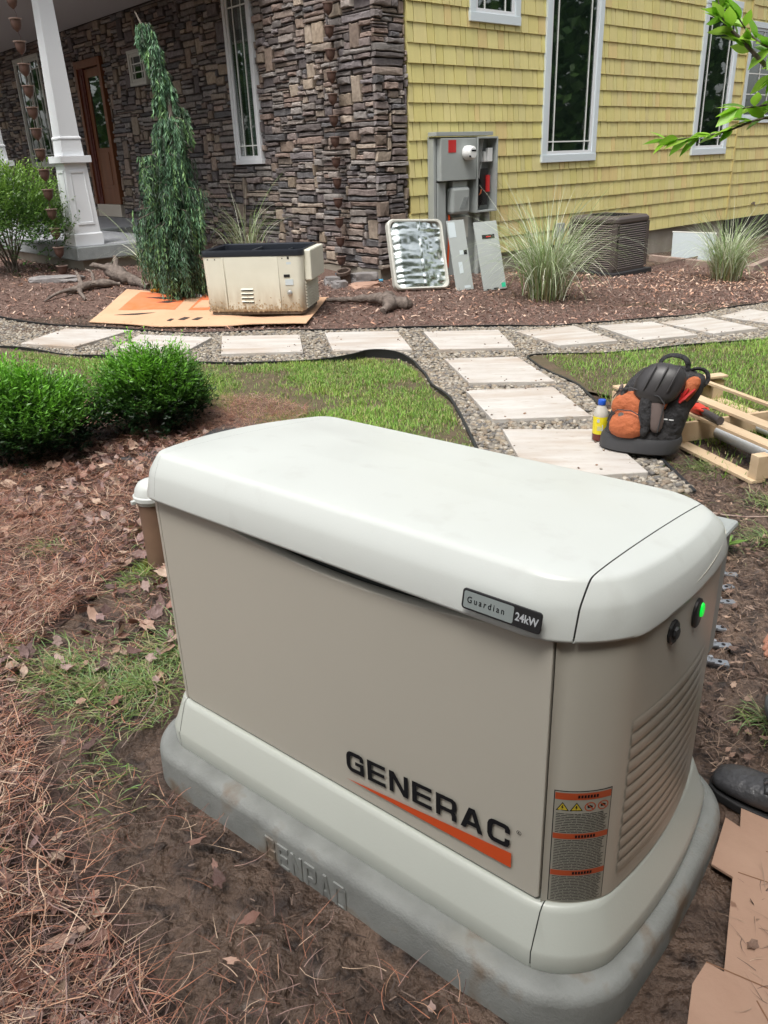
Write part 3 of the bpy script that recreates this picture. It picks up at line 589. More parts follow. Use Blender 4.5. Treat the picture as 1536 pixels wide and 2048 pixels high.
# ledgestone
STC = [(.23, .19, .170), (.19, .155, .145), (.145, .125, .120), (.29, .235, .20), (.33, .275, .225), (.12, .115, .118), (.22, .20, .19), (.26, .195, .165), (.19, .17, .172), (.25, .23, .215), (.30, .265, .24)]
def ledge(mb, L0, L1, Z0, Z1, mp, wins, seed, dark=1.0):
    rnd = random.Random(seed); gu, gz = .036, .029; nu = int((L1-L0)/gu); nz = int((Z1-Z0)/gz); occ = np.zeros((nz+12, nu), bool)
    for (a, b, c, d) in wins:
        occ[max(0, int((c-Z0)/gz)):max(0, int((d-Z0)/gz)), max(0, int((a-L0)/gu)):max(0, int((b-L0)/gu))] = True
    for r in range(nz):
        c = 0
        while c < nu:
            if occ[r, c]: c += 1; continue
            t = rnd.random()
            if t < .03: w, h = rnd.randint(5, 8), rnd.randint(6, 10)
            elif t < .11: w, h = rnd.randint(5, 9), rnd.randint(4, 5)
            else: w, h = rnd.randint(4, 16), rnd.choice([1, 2, 2, 2, 3, 3])
            m = 1
            while m < w and c+m < nu and not occ[r, c+m]: m += 1
            w = m
            while occ[r:r+h, c:c+w].any(): h -= 1
            h = min(h, nz-r); occ[r:r+h, c:c+w] = True
            a0, a1, z0, z1 = L0+c*gu, L0+(c+w)*gu, Z0+r*gz, Z0+(r+h)*gz; g = .004
            dp = rnd.uniform(.025, .075) if h > 1 else rnd.uniform(.02, .05)
            big = h > 3; k = 4 if w > 3 else 2; pts = []
            jz = min(.012, (z1-z0)*.16); ja = min(.02, (a1-a0)*.1)*(1.6 if big else 1)
            for i in range(k+1): pts.append((a0+g+(a1-a0-2*g)*i/k, z0+g+rnd.uniform(-.2, 1)*jz))
            for i in range(k+1): pts.append((a1-g-(a1-a0-2*g)*i/k, z1-g-rnd.uniform(-.2, 1)*jz))
            for i in (0, k, k+1, 2*k+1): pts[i] = (pts[i][0]+(ja if i in (0, 2*k+1) else -ja)*rnd.random(), pts[i][1])
            cx = (a0+a1)/2; cz = (z0+z1)/2; n = len(pts); q = rnd.uniform(.85, 1.5)*dark
            cc = list(rnd.choice(STC)); 
            if big: cc = rnd.choice([(.30, .24, .18), (.34, .28, .22), (.26, .2, .16), (.14, .12, .12)])
            mb.cc = tuple(v*q for v in cc)
            e = .008 if h > 1 else .005; tl = rnd.uniform(-.008, .008)
            r0_ = [mp(p[0], 0, p[1]) for p in pts]; r1 = [mp(p[0], dp-e*1.3+tl*(p[0]-cx)/(a1-a0), p[1]) for p in pts]
            r2 = [mp(cx+(p[0]-cx)*(1-2*e/(a1-a0)), dp+rnd.uniform(-.005, .004)+tl*(p[0]-cx)/(a1-a0), cz+(p[1]-cz)*(1-2*e/(z1-z0+.001))) for p in pts]
            vs = r0_+r1+r2+[mp(cx, dp+rnd.uniform(-.004, .007), cz)]
            fs = [(i, (i+1) % n, n+(i+1) % n, n+i) for i in range(n)]+[(n+i, n+(i+1) % n, 2*n+(i+1) % n, 2*n+i) for i in range(n)]+[(2*n+i, 2*n+(i+1) % n, 3*n) for i in range(n)]
            mb.add(vs, fs); c += w
WS = [(2.38, 3.03, 1.37, 3.62), (5.42, 5.98, 2.58, 3.08), (7.0, 8.1, .56, 3.12), (9.72, 11.08, 1.44, 3.44)]
mb = MB(); mb.cc = (1, 1, 1)
ledge(mb, .03, 12.8, .13, 3.64, lambda a, d, z: (.06-d, a, z), WS, 3)
ledge(mb, .03, 1.9, 3.64, 6.0, lambda a, d, z: (.06-d, a, z), [], 4)
ledge(mb, -.01, .50, .13, 6.0, lambda a, d, z: (a, .06-d-.03, z), [], 5)
mb.build('stone_wall', 'ledge', house)
# windows: along-axis a, outward depth d
def window(a0, a1, z0, z1, mp, trim, tw, mv, mh, blind=False, split=False, dep=.03, mt=None):
    def bx(mb, A0, A1, d0, d1, Z0, Z1):
        p = mp(A0, d0, Z0); q = mp(A1, d1, Z1); mb.box(min(p[0], q[0]), max(p[0], q[0]), min(p[1], q[1]), max(p[1], q[1]), Z0, Z1)
    f = MB()
    if tw > 0:
        bx(f, a0, a0+tw, -.05, dep, z0+tw, z1-tw); bx(f, a1-tw, a1, -.05, dep, z0+tw, z1-tw); bx(f, a0-.004, a1+.004, -.05, dep+.006, z0, z0+tw); bx(f, a0-.004, a1+.004, -.05, dep+.006, z1-tw, z1)
    fo = f.build('window', trim, house, bevel=.004)
    i0, i1, j0, j1 = a0+tw, a1-tw, z0+tw, z1-tw; s = .045
    cells = [(i0, i1)] if not split else [(i0, (i0+i1)/2-.02), ((i0+i1)/2+.02, i1)]
    sh = MB(); mu = MB(); pn = MB()
    if split: bx(sh, (i0+i1)/2-.02, (i0+i1)/2+.02, -.05, dep-.005, j0, j1)
    for (p, q) in cells:
        bx(sh, p, p+s, -.05, dep-.016, j0+s, j1-s); bx(sh, q-s, q, -.05, dep-.016, j0+s, j1-s); bx(sh, p, q, -.05, dep-.012, j0, j0+s); bx(sh, p, q, -.05, dep-.012, j1-s, j1)
        bx(pn, p+s-.004, q-s+.004, .010, .013, j0+s-.004, j1-s+.004)
        for m_ in mv(p+s, q-s): bx(mu, m_-.008, m_+.008, .015, .024, j0+s, j1-s)
        for m_ in mh(j0+s, j1-s): bx(mu, p+s, q-s, .015, .0255, m_-.008, m_+.008)
    sh.build('sash', mt or trim, fo, bevel=.003); pn.build('pane', 'pane', fo); mu.build('muntin', 'muntin', fo)
    b = MB(); bx(b, i0, i1, .002, .004, j0, j1)
    if blind:
        w = i1-i0; bl = MB(); z = j0+.02
        while z < j1:
            bx(bl, i0+.06, i0+w*.50, .0045, .008, z, z+.045); z += .05
        bl.build('blind', 'blind', fo)
    b.build('backing', 'dark', fo)
py_ = lambda a, d, z: (a, -d, z); ps_ = lambda a, d, z: (-d+.03, a, z)
pr = lambda p, q: [p+.12, q-.12]
for i, (a, b, c, d) in enumerate(WY):
    mp = py_ if i < 3 else (lambda a, d, z: (a, .12-d, z))
    if i == 3: window(a, b, c, d, mp, 'vinyltrim', .09, lambda p, q: [p+(q-p)*k/4 for k in (1, 2, 3)], lambda p, q: [p+(q-p)*k/4 for k in (1, 2, 3)], dep=.04)
    else: window(a, b, c, d, mp, 'vinyltrim', .10, pr if i else (lambda p, q: [p+.13, q-.13]), pr if i else (lambda p, q: [p+.3]), dep=.045, mt='whitetrim')
window(2.38, 3.03, 1.37, 3.62, ps_, 'whitetrim', .06, pr, lambda p, q: [p+.13, q-.25], blind=True, dep=.045)
window(5.42, 5.98, 2.58, 3.08, ps_, 'tantrim', .05, lambda p, q: [p+.06, q-.06], lambda p, q: [p+(q-p)*.3, p+(q-p)*.68], dep=.045)
window(9.72, 11.08, 1.44, 3.44, ps_, 'tantrim', .06, lambda p, q: [p+.12, q-.12], lambda p, q: [p+.13, q-.13], split=True, dep=.045)
# door in a recess
mb = MB(); mb.box(-.03, .055, 7.0, 7.1, .78, 3.12); mb.box(-.03, .055, 8.0, 8.1, .78, 3.12); mb.box(-.03, .055, 7.1, 8.0, 3.0, 3.12)
dr_ = mb.build('door', 'doorwood', house, bevel=.004)
mb = MB(); mb.box(.0, .055, 7.80, 8.0, .78, 3.0); mb.box(-.012, .0, 7.86, 7.94, .9, 2.9); mb.build('side_panel', 'doorred', dr_)
mb = MB(); mb.box(.02, .056, 7.1, 7.8, .78, 1.05); mb.box(.02, .056, 7.1, 7.22, 1.05, 2.98); mb.box(.02, .056, 7.68, 7.8, 1.05, 2.98); mb.box(.02, .056, 7.22, 7.68, 1.05, 1.72); mb.box(.02, .056, 7.22, 7.68, 2.85, 2.98)
mb.box(.012, .02, 7.28, 7.62, 1.1, 1.65); mb.build('leaf', 'doorwood', dr_, bevel=.003)
mb = MB(); mb.box(.035, .04, 7.22, 7.68, 1.72, 2.85); mb.build('pane', 'pane', dr_)
mb = MB(); mb.box(.05, .054, 7.22, 7.68, 1.72, 2.85); mb.build('backing', 'dark', dr_)
mb = MB(); mb.box(-.02, .055, 7.05, 8.05, .565, .775); mb.build('threshold', 'threshold', house)
# porch: slab with a notch behind the weeping cypress
SLAB = [(-2.92, 2.02), (-2.92, 13), (-.02, 13), (-.02, 4.6), (-1.6, 4.6), (-1.6, 2.02)]
mb = MB(); mb.prism(SLAB, .40, .552); mb.build('porch_slab', 'slabedge', house, bevel=.012)
mb = MB(); mb.prism([(-2.90, 2.04), (-2.90, 13), (-.04, 13), (-.04, 4.62), (-1.62, 4.62), (-1.62, 2.04)], .5525, .560); mb.build('porch_floor', 'porchfloor', house)
mb = MB(); mb.prism([(-2.84, 2.10), (-2.84, 13), (-.04, 13), (-.04, 4.68), (-1.68, 4.68), (-1.68, 2.10)], -.3, .40); mb.build('porch_foundation', 'foundation', house)
mb = MB(); mb.box(-3.25, -.03, 1.9, 13, 3.63, 3.70); mb.build('porch_ceiling', 'ceiling', house)
mb = MB(); mb.box(-2.82, -2.62, 1.95, 12.9, 3.46, 3.63); mb.box(-3.30, -3.25, 1.85, 13, 3.58, 3.78); mb.build('porch_beam', 'whitetrim', house)
def rsq(cx, cy, s, z): return [Vector((cx+a*s/2, cy+b*s/2, z)) for a, b in ((-1, -1), (1, -1), (1, 1), (-1, 1))]
def column(cy):
    cx = -2.72; c = MB(); z = .56
    c.rings([rsq(cx, cy, .345, .56), rsq(cx, cy, .345, .685), rsq(cx, cy, .325, .70)])
    c.rings([rsq(cx, cy, .315, .70), rsq(cx, cy, .262, 1.455)])
    for (dx, dy) in ((0, -1), (-1, 0)):        # raised panel frames on the two visible faces
        for (za, zb, wa) in ((.79, 1.38, 0),):
            def q(t, zz, o):
                hwid = (.315+(.262-.315)*(zz-.70)/.755)/2+o
                return Vector((cx+t*hwid*.62, cy-hwid, zz)) if dy else Vector((cx-hwid, cy+t*hwid*.62, zz))
            for (t0, t1, z0, z1) in ((-1, 1, za, za+.03), (-1, 1, zb-.03, zb), (-1, -.85, za+.03, zb-.03), (.85, 1, za+.03, zb-.03)):
                c.add([q(t0, z0, .001), q(t1, z0, .001), q(t1, z1, .001), q(t0, z1, .001), q(t0, z0, .009), q(t1, z0, .009), q(t1, z1, .009), q(t0, z1, .009)], [(0, 1, 2, 3), (4, 5, 6, 7), (0, 1, 5, 4), (1, 2, 6, 5), (2, 3, 7, 6), (3, 0, 4, 7)])
    o = c.build('porch_column', 'whitetrim', house, bevel=.003)
    c = MB(); c.rings([rsq(cx, cy, .36, 1.457), rsq(cx, cy, .36, 1.53)]); c.build('cap', 'whitetrim', o, bevel=.003)
    c = MB(); c.rings([rsq(cx, cy, .25, 1.53), rsq(cx, cy, .235, 1.70)]); c.rings([rsq(cx, cy, .25, 1.702), rsq(cx, cy, .25, 1.718), rsq(cx, cy, .225, 1.735)]); c.rings([rsq(cx, cy, .222, 1.73), rsq(cx, cy, .165, 3.10), rsq(cx, cy, .16, 3.46)]); c.build('shaft', 'whitetrim', o, bevel=.003)
for cy in (2.26, 4.83, 7.4, 9.97): column(cy)
# roofs
mb = MB()
def slab3(mb, a, b, c, d, t=.12): mb.add([a, b, c, d]+[(p[0], p[1], p[2]-t) for p in (a, b, c, d)], [(0, 1, 2, 3), (7, 6, 5, 4), (0, 1, 5, 4), (1, 2, 6, 5), (2, 3, 7, 6), (3, 0, 4, 7)])
slab3(mb, (-.5, -.5, 6), (22.5, -.5, 6), (22.5, 5.5, 8.6), (-.5, 5.5, 8.6)); slab3(mb, (-.5, 11.5, 6), (22.5, 11.5, 6), (22.5, 5.5, 8.6), (-.5, 5.5, 8.6)); slab3(mb, (-3.4, 1.8, 3.9), (.1, 1.8, 4.9), (.1, 13, 4.9), (-3.4, 13, 3.9), .1)
mb.build('roof', 'roof', house)
mb = MB(); mb.tube([(9.72, .13, .33), (9.72, .04, .33), (9.72, .02, .30)], .014, 8); mb.tube([(9.69, .05, .345), (9.75, .05, .345)], .02, 8); mb.build('hose_tap', 'bark', house, smooth=True)
mb = MB(); mb.box(8.75, 10.8, .095, .116, -.40, .09); mb.build('window_well', 'black', house)

# ------------------------------------------------------------------ rain chains
def rain_chain(x, y, z0, z1, sp, label):
    t = thing('rain_chain', label, 'rain chain', (x, y, z0), group='copper cup rain chains')
    k = 0; z = 0
    while z < z1-z0:
        mb = MB(); mb.lathe([(.008, -.012), (.020, 0), (.040, .018), (.050, .045), (.054, .075), (.056, .10), (.052, .10), (.05, .08), (.02, .03)], 14, (0, 0, z), caps=False); c = mb.build('cup', 'copper', t, smooth=True)
        mb = MB(); mb.lathe([(.050, .098), (.066, .104), (.068, .112), (.050, .113)], 14, (0, 0, z), caps=False); mb.build('rim', 'coppernew', c, smooth=True)
        mb = MB(); a = random.uniform(0, 3); s = .02
        mb.tube([(0, 0, z+.03), (s*math.cos(a), s*math.sin(a), z+sp*.75), (0, 0, z+sp)], .0025, 5); mb.build('link', 'copper', t)
        z += sp
x, y, z = hw(-3.13, 2.02); rain_chain(x, y, h1(x, y)-.005, 3.60, .205, 'copper cup rain chain hanging left of the near porch column')
x, y, z = hw(-.13, .60); rain_chain(x, y, h1(x, y)+.16, 5.2, .228, 'copper cup rain chain hanging in front of the stone wall corner')
mb = MB(); mb.tube([hw(-.13, .60, h1(*hw(-.13, .6)[:2])-.01), hw(-.13, .60, .17)], .005, 6); tag(mb.build('chain_anchor', 'copper', origin=hw(-.13, .60)), 'thin copper anchor rod under the wall rain chain', 'anchor rod')

# ------------------------------------------------------------------ meter board and its covers
E = thing('electric_meter_board', 'grey electric meter cabinet with open breaker panel on the yellow wall', 'meter cabinet', hw(0, 0), HA)
mb = MB(); mb.box(.80, 1.86, -.055, -.027, -.10, 1.60); mb.box(.78, 1.80, -.20, -.057, 1.605, 1.65); mb.build('back_board', 'grey', E, bevel=.003)
mb = MB(); mb.box(.80, .845, -.13, -.057, -.05, 1.58); mb.box(.86, 1.0, -.14, -.057, -.05, 1.08); mb.build('side_channel', 'grey', E, bevel=.004)
mb = MB(); mb.box(.86, 1.49, -.20, -.057, 1.10, 1.58); mb.prism([(1.12, 0), (1.38, 0), (1.38, .08), (1.12, .08)], 1.02, 1.09, Matrix.Translation((0, -.15, 0))); mc = mb.build('meter_box', 'grey', E, bevel=.006)
mb = MB(); mb.lathe([(.085, 0), (.085, .06), (.078, .07), (.078, .10), (.06, .115), (0, .118)], 20, caps=False)
mm = Matrix.Translation((1.31, -.202, 1.41)) @ Matrix.Rotation(PI/2, 4, 'X'); mb.v = [tuple(mm @ Vector(v)) for v in mb.v]; me_ = mb.build('meter', 'white', E, smooth=True)
mb = MB(); mb.box(1.275, 1.355, -.3215, -.3195, 1.425, 1.445); mb.box(1.24, 1.262, -.3215, -.31, 1.36, 1.38); mb.build('display', 'ink', me_)
mb = MB(); mb.box(.985, 1.12, -.2035, -.201, 1.42, 1.56); mb.build('red_tag', 'red', E)
mb = MB(); mb.box(1.50, 1.52, -.21, -.057, .70, 1.59); mb.box(1.87, 1.89, -.21, -.057, .70, 1.59); mb.box(1.521, 1.869, -.21, -.057, 1.57, 1.592); mb.box(1.521, 1.869, -.21, -.057, .70, .72); pb = mb.build('breaker_box', 'grey', E, bevel=.002)
mb = MB(); mb.box(1.521, 1.869, -.062, -.057, .722, 1.568); mb.build('box_back', 'greydark', pb)
mb = MB(); mb.box(1.66, 1.80, -.12, -.064, .78, 1.22); mb.box(1.64, 1.66, -.10, -.064, .80, 1.1); mb.box(1.60, 1.64, -.11, -.064, .86, 1.04); mb.build('breakers', 'black', pb)
mb = MB(); mb.box(1.745, 1.83, -.17, -.125, 1.30, 1.46); mb.box(1.70, 1.742, -.14, -.066, 1.30, 1.42); mb.build('terminal_cover', 'white', pb, bevel=.004)
mb = MB(); mb.box(1.76, 1.81, -.15, -.122, .94, 1.14); mb.build('red_breaker', 'red', pb)
mb = MB()
for k in range(7):
    x = 1.55+k*.018; mb.tube([(x, -.1-.01*k, 1.56), (x+.01, -.13, 1.45), (x-.015+.01*(k % 3), -.14, 1.3), (x+.02, -.12, 1.18+.02*k), (1.66, -.1, 1.1)], .0055, 6)
mb.build('white_wires', 'cable', pb, smooth=True)
mb = MB()
for k in range(5):
    x = 1.57+k*.02; mb.tube([(x, -.1, .74), (x+.03, -.14, .85), (x-.01, -.15, .95+.03*k), (1.64, -.12, 1.0)], .006, 6)
mb.build('black_wires', 'black', pb, smooth=True)
mb = MB()
for k in range(3): mb.tube([(1.60+.02*k, -.13, .90), (1.63, -.16, .93+.02*k), (1.66, -.14, .97)], .005, 6)
mb.build('copper_wires', 'printorange', pb, smooth=True)
mb = MB(); mb.box(1.07, 1.40, -.19, -.07, .70, 1.02); sb_ = mb.build('surge_box', 'grey', E, bevel=.035)
mb = MB()
for k in range(7):
    a = 1.20+k*.022; mb.add([(a, -.194, .76), (a+.008, -.194, .76), (min(a+.09, 1.36), -.194, .90), (min(a+.082, 1.352), -.194, .90), (a, -.188, .76), (a+.008, -.188, .76), (min(a+.09, 1.36), -.188, .90), (min(a+.082, 1.352), -.188, .90)], [(0, 1, 2, 3), (7, 6, 5, 4), (0, 1, 5, 4), (1, 2, 6, 5), (2, 3, 7, 6), (3, 0, 4, 7)])
mb.build('vent_slots', 'greydark', sb_)
mb = MB(); mb.tube([(1.10, -.10, .70), (1.10, -.10, .45), (1.08, -.09, .05)], .014, 8); mb.build('red_conduit', 'orange', E, smooth=True)
mb = MB(); mb.box(1.16, 1.46, -.10, -.057, .40, .66); mb.build('cable_box', 'foilframe', E, bevel=.006)
mb = MB(); mb.tube([(1.60, -.12, .70), (1.60, -.12, -.12)], .034, 12); mb.tube([(1.78, -.12, .70), (1.80, -.12, .42), (1.80, -.11, -.12)], .045, 12); mb.build('conduit', 'grey', E, smooth=True)
def leaning(name, label, cat, bl, br, tl_z, lean, m, th=.02, rnd=.0, group=None, L=None):
    """thin board standing on the ground along bl-br, its top leaning towards the house by `lean` metres"""
    bl = Vector((*bl, h1(*bl))); br = Vector((*br, h1(*br))); x = (br-bl).normalized(); w = (br-bl).length
    n = Vector((-x.y, x.x, 0)).normalized(); up = (Vector((0, 0, 1))*math.sqrt(max(L*L-lean*lean, .01))+n*lean).normalized()
    up = (up-x*up.dot(x)).normalized(); M4 = frame(bl, x, up)     # z = towards the viewer
    t = thing(name, label, cat, bl, 0, group); M4 = Matrix.Translation(-bl) @ M4
    return t, M4, w
# foil lined lid of the old generator
fl, fm, fw = leaning('generator_lid', 'old generator lid lined with crumpled silver foil leaning on the meter cabinet', 'lid', (.20, 9.37), (.84, 9.62), 0, .30, 'foilframe', L=.80)
def rrect(w, h, r, n=6, x0=0, y0=0):
    P = []
    for cx, cy, a0 in ((w-r, r, -90), (w-r, h-r, 0), (r, h-r, 90), (r, r, 180)):
        for k in range(n+1):
            a = R(a0+90*k/n); P.append((x0+cx+r*math.cos(a), y0+cy+r*math.sin(a)))
    return P
mb = MB(); Lf = .80
rr0 = [[fm @ Vector((p[0], p[1], z)) for p in rrect(fw-2*i, Lf-2*i, .07, 5, i, i)] for i, z in ((0, .0), (0, .07), (.012, .085), (.028, .08), (.04, .03))]
mb.rings(rr0, caps=False); mb.add([fm @ Vector((p[0], p[1], .0)) for p in rrect(fw, Lf, .07, 5)], [tuple(range(24))]); mb.build('rim', 'foilframe', fl, smooth=True)
nx_, ny_ = 40, 52; gx, gy = np.meshgrid(np.linspace(.03, fw-.03, nx_), np.linspace(.03, Lf-.03, ny_), indexing='ij')
gz = .015+.05*ssn(.02, .13, gx)-.035*ssn(.30, .60, gx)+.012*vn(gx*.35, gy*2.2, 16, 82)+np.where(gx > .38, .02, .004)*vn(gx, gy, 22, 83)+.004*vn(gx*.5, gy*3, 40, 84)
V = np.array([fm @ Vector(p) for p in zip(gx.ravel(), gy.ravel(), gz.ravel())]); ii = np.arange(nx_*ny_).reshape(nx_, ny_)
npmesh('foil_lining', V, np.stack([ii[:-1, :-1], ii[1:, :-1], ii[1:, 1:], ii[:-1, 1:]], -1).reshape(-1, 4), 'foil', fl, smooth=False)
pA, am, aw = leaning('panel_cover', 'narrow grey breaker cover with stickers leaning left of the wider one', 'panel cover', (.93, 9.52), (1.14, 9.60), 0, .24, 'grey', L=.79)
sk = Matrix(((1, -.10, 0, 0), (0, 1, 0, 0), (0, 0, 1, 0), (0, 0, 0, 1)))
tiltA = Matrix.Rotation(R(4), 4, 'Z'); am2 = am @ tiltA
mb = MB(); mb.box(0, aw, 0, .79, 0, .012, am2); mb.build('plate', 'grey', pA, bevel=.002)
mb = MB(); [MB().box(*q, .0135, .0145, am2).build('sticker', 'sticker', pA) for q in ((.01, .10, .60, .77), (.075, .125, .19, .32), (.11, .16, .40, .45), (.11, .19, .02, .05))]
mb = MB(); mb.box(.165, .205, .40, .45, .0135, .0145, am2); mb.build('knockout', 'black', pA)
pB, bm_, bw = leaning('panel_cover', 'wide grey breaker door with a black nameplate and green sticker, leaning', 'panel cover', (1.25, 9.55), (1.53, 9.64), 0, .26, 'grey', L=.79)
bm2 = bm_ @ Matrix.Rotation(R(5), 4, 'Z')
mb = MB(); mb.box(0, bw, 0, .78, 0, .018, bm2); mb.build('plate', 'grey', pB, bevel=.003)
mb = MB(); mb.box(.08, .24, .585, .63, .0195, .0215, bm2); npB = mb.build('nameplate', 'black', pB)
mb = MB(); mb.box(.13, .19, .60, .612, .0225, .0235, bm2); mb.build('lettering_bar', 'red', npB)
mb = MB(); mb.box(.235, .285, .02, .07, .0195, .021, bm2); mb.build('green_sticker', 'green', pB)
mb = MB(); [MB().box(*q, .0195, .021, bm2).build('scuff', 'black', pB) for q in ((.04, .09, .006, .016), (.13, .19, .008, .02))]

# ------------------------------------------------------------------ air conditioner
def ac(cx, cy, rz, label, s=.77):
    z0 = h1(cx, cy)
    p = MB(); p.box(-s/2-.06, s/2+.06, -s/2-.06, s/2+.06, -.03, .05); c = p.build('equipment_pad', 'blackm', bevel=.01); c.location = (cx, cy, z0); c.rotation_euler = (0, 0, rz); tag(c, 'black plastic pad under the brown air conditioner', 'pad')
    t = thing('air_conditioner', label, 'air conditioner', (cx, cy, z0+.052), rz); H_ = .70
    mb = MB(); mb.prism([(p[0]-s/2, p[1]-s/2) for p in rrect(s-.03, s-.03, .05, 4, .015, .015)], .03, H_-.07); mb.build('core', 'black', t)
    mb = MB()
    mb.prism([(p[0]-s/2, p[1]-s/2) for p in rrect(s, s, .06, 4)], 0, .035)
    mb.rings([[Vector((p[0]-s/2, p[1]-s/2, z)) for p in rrect(s-2*i, s-2*i, .06, 4, i, i)] for i, z in ((0, H_-.085), (-.008, H_-.07), (-.008, H_-.03), (.02, H_), (.08, H_+.008), (.11, H_-.01))], caps=False)
    for a in (0, 1, 2, 3):
        m4 = Matrix.Rotation(a*PI/2, 4, 'Z'); mb.box(-s/2-.002, -s/2+.075, -s/2-.002, -s/2+.012, .035, H_-.085, m4); mb.box(-s/2-.002, -s/2+.012, -s/2+.012, -s/2+.075, .035, H_-.085, m4)
    mb.build('frame', 'acbrown', t, bevel=.003)
    mb = MB()
    for k in range(20):
        z = .045+k*.0285
        for a in range(4):
            m4 = Matrix.Rotation(a*PI/2, 4, 'Z'); mb.add([m4 @ Vector(q) for q in ((-s/2+.07, -s/2+.006, z+.013), (s/2-.07, -s/2+.006, z+.013), (s/2-.07, -s/2-.004, z), (-s/2+.07, -s/2-.004, z), (-s/2+.07, -s/2+.006, z-.003), (s/2-.07, -s/2+.006, z-.003))], [(0, 1, 2, 3), (3, 2, 5, 4)])
    mb.build('louvres', 'acgrill', t)
    mb = MB(); mb.lathe([(s/2-.06, H_-.008), (s/2-.075, H_-.06), (.05, H_-.065)], 28, caps=False); mb.build('fan_opening', 'black', t, smooth=True)
    mb = MB()
    for r in np.linspace(.04, s/2-.07, 9):
        mb.tube([(r*math.cos(2*PI*k/24), r*math.sin(2*PI*k/24), H_) for k in range(25)], .003, 4, caps=False)
    mb.build('fan_guard', 'black', t)
    for k, ch in enumerate('YORK'):
        text(ch, 'lettering', 'ink', t, Matrix.Translation((-s/2+.013, -s/2-.0035, H_-.165-k*.082)) @ Matrix.Rotation(PI/2, 4, 'X'), .078, .001, .85, offset=.002)
    return t
AX = (3.19+.758*.385-.652*.385*-1, 11.07+.652*.385+.758*.385)
AX = (3.19+.758*.385-.652*.385, 11.07+.652*.385+.758*.385)
ac(AX[0], AX[1], HA, 'brown cube air conditioner with louvred sides and vertical lettering by the grass clump')
x, y, _ = hw(3.65, -.07); mb = MB(); zz = .62
mb.box(-.07, .07, -.04, .04, -.1, .1); o = mb.build('disconnect_box', 'grey', bevel=.008); o.location = hw(3.45, -.07, .33); o.rotation_euler = (0, 0, HA); tag(o, 'small grey disconnect box on the yellow wall behind the air conditioner', 'electrical box')
# pale leaning sheet, timber border, right side bits
a, b = (4.62, 12.98), (5.08, 12.90); t, m4, w = leaning('leaning_sheet', 'pale grey sheet leaning on the foundation right of the air conditioner', 'sheet', a, b, 0, .22, 'sticker', L=.50)
mb = MB(); mb.box(0, w+.18, 0, .47, 0, .012, m4); mb.build('sheet_face', mat('pale_sheet', (.33, .37, .38), .6), t, bevel=.003)
mb = MB(); mb.box(-.01, w+.19, .472, .487, -.002, .016, m4); mb.build('sheet_rim', 'tantrim', t)
for (p, q, lab) in (((4.35, 13.15), (5.35, 11.95), 'weathered timber edging the mulch bed, running toward the house wall'), ((5.40, 11.92), (6.9, 13.9), 'weathered timber behind the right clump of striped grass')):
    za, zb = h1(*p)+.03, h1(*q)+.03; d = Vector((q[0]-p[0], q[1]-p[1], zb-za)); mb = MB()
    mb.box(0, d.length, -.05, .05, -.06, .06); o = mb.build('timber', 'timber', bevel=.008); o.location = (*p, za); o.rotation_euler = (0, -math.asin((zb-za)/d.length), math.atan2(d.y, d.x)); tag(o, lab, 'timber', 'garden border timbers')

# ------------------------------------------------------------------ old generator on cardboard
CB = [(-2.74, 7.76), (-2.62, 8.72), (-2.2, 8.62), (-1.84, 8.66), (-.52, 8.80), (-.64, 7.34), (-1.3, 7.42), (-2.0, 7.5)]
def draped(name, P, m, off, th=.006, step=.08, wav=.0, parent=None, origin=None, edge=None):
    pts = []; n = len(P)
    for i in range(n):
        a = np.array(P[i]); b = np.array(P[(i+1) % n]); k = max(1, int(np.linalg.norm(b-a)/step)); pts += [tuple(a+(b-a)*j/k) for j in range(k)]
    xs = [p[0] for p in pts]; ys = [p[1] for p in pts]; gx, gy = np.meshgrid(np.arange(min(xs), max(xs), step)+.01, np.arange(min(ys), max(ys), step)+.013, indexing='ij')
    k = inpoly(gx.ravel(), gy.ravel(), P); al = [Vector(p) for p in pts]+[Vector(p) for p in zip(gx.ravel()[k], gy.ravel()[k])]
    r = delaunay_2d_cdt(al, [(i, (i+1) % len(pts)) for i in range(len(pts))], [], 1, 1e-5)
    O = Vector(origin or (0, 0, 0)); mb = MB(); top = [Vector((v.x, v.y, h1(v.x, v.y)+off+th+wav*float(vn(v.x, v.y, 3, 91))))-O for v in r[0]]
    bot = [v-Vector((0, 0, th)) for v in top]; N = len(top); tri = [f for f in r[2] if len(f) == 3]
    ec = {}
    for f in tri:
        for i in range(3): e = (f[i], f[(i+1) % 3]); ec[tuple(sorted(e))] = ec.get(tuple(sorted(e)), 0)+1
    mb.add(top+bot, list(tri)+[tuple(N+i for i in f[::-1]) for f in tri]+[(a, b, b+N, a+N) for (a, b), c in ec.items() if c == 1])
    o = mb.build(name, m, parent, smooth=True, auto=30)
    if origin: o.location = O
    return o
cb = draped('cardboard', CB, 'cardboard', .026, .007, .09, .02, origin=(-1.7, 8.1, 0)); tag(cb, 'flattened brown cardboard with orange print under the old generator housing', 'cardboard sheet')
for P, m in (([(-2.55, 8.1), (-2.45, 8.62), (-1.95, 8.55), (-1.98, 8.05)], 'printorange'), ([(-1.85, 8.05), (-1.8, 8.6), (-1.55, 8.62), (-1.5, 8.05)], 'printorange')):
    mbp = draped('orange_print', P, m, .0345, .001, .09, .02, parent=cb, origin=(-1.7, 8.1, 0)); mbp.location = (0, 0, 0)
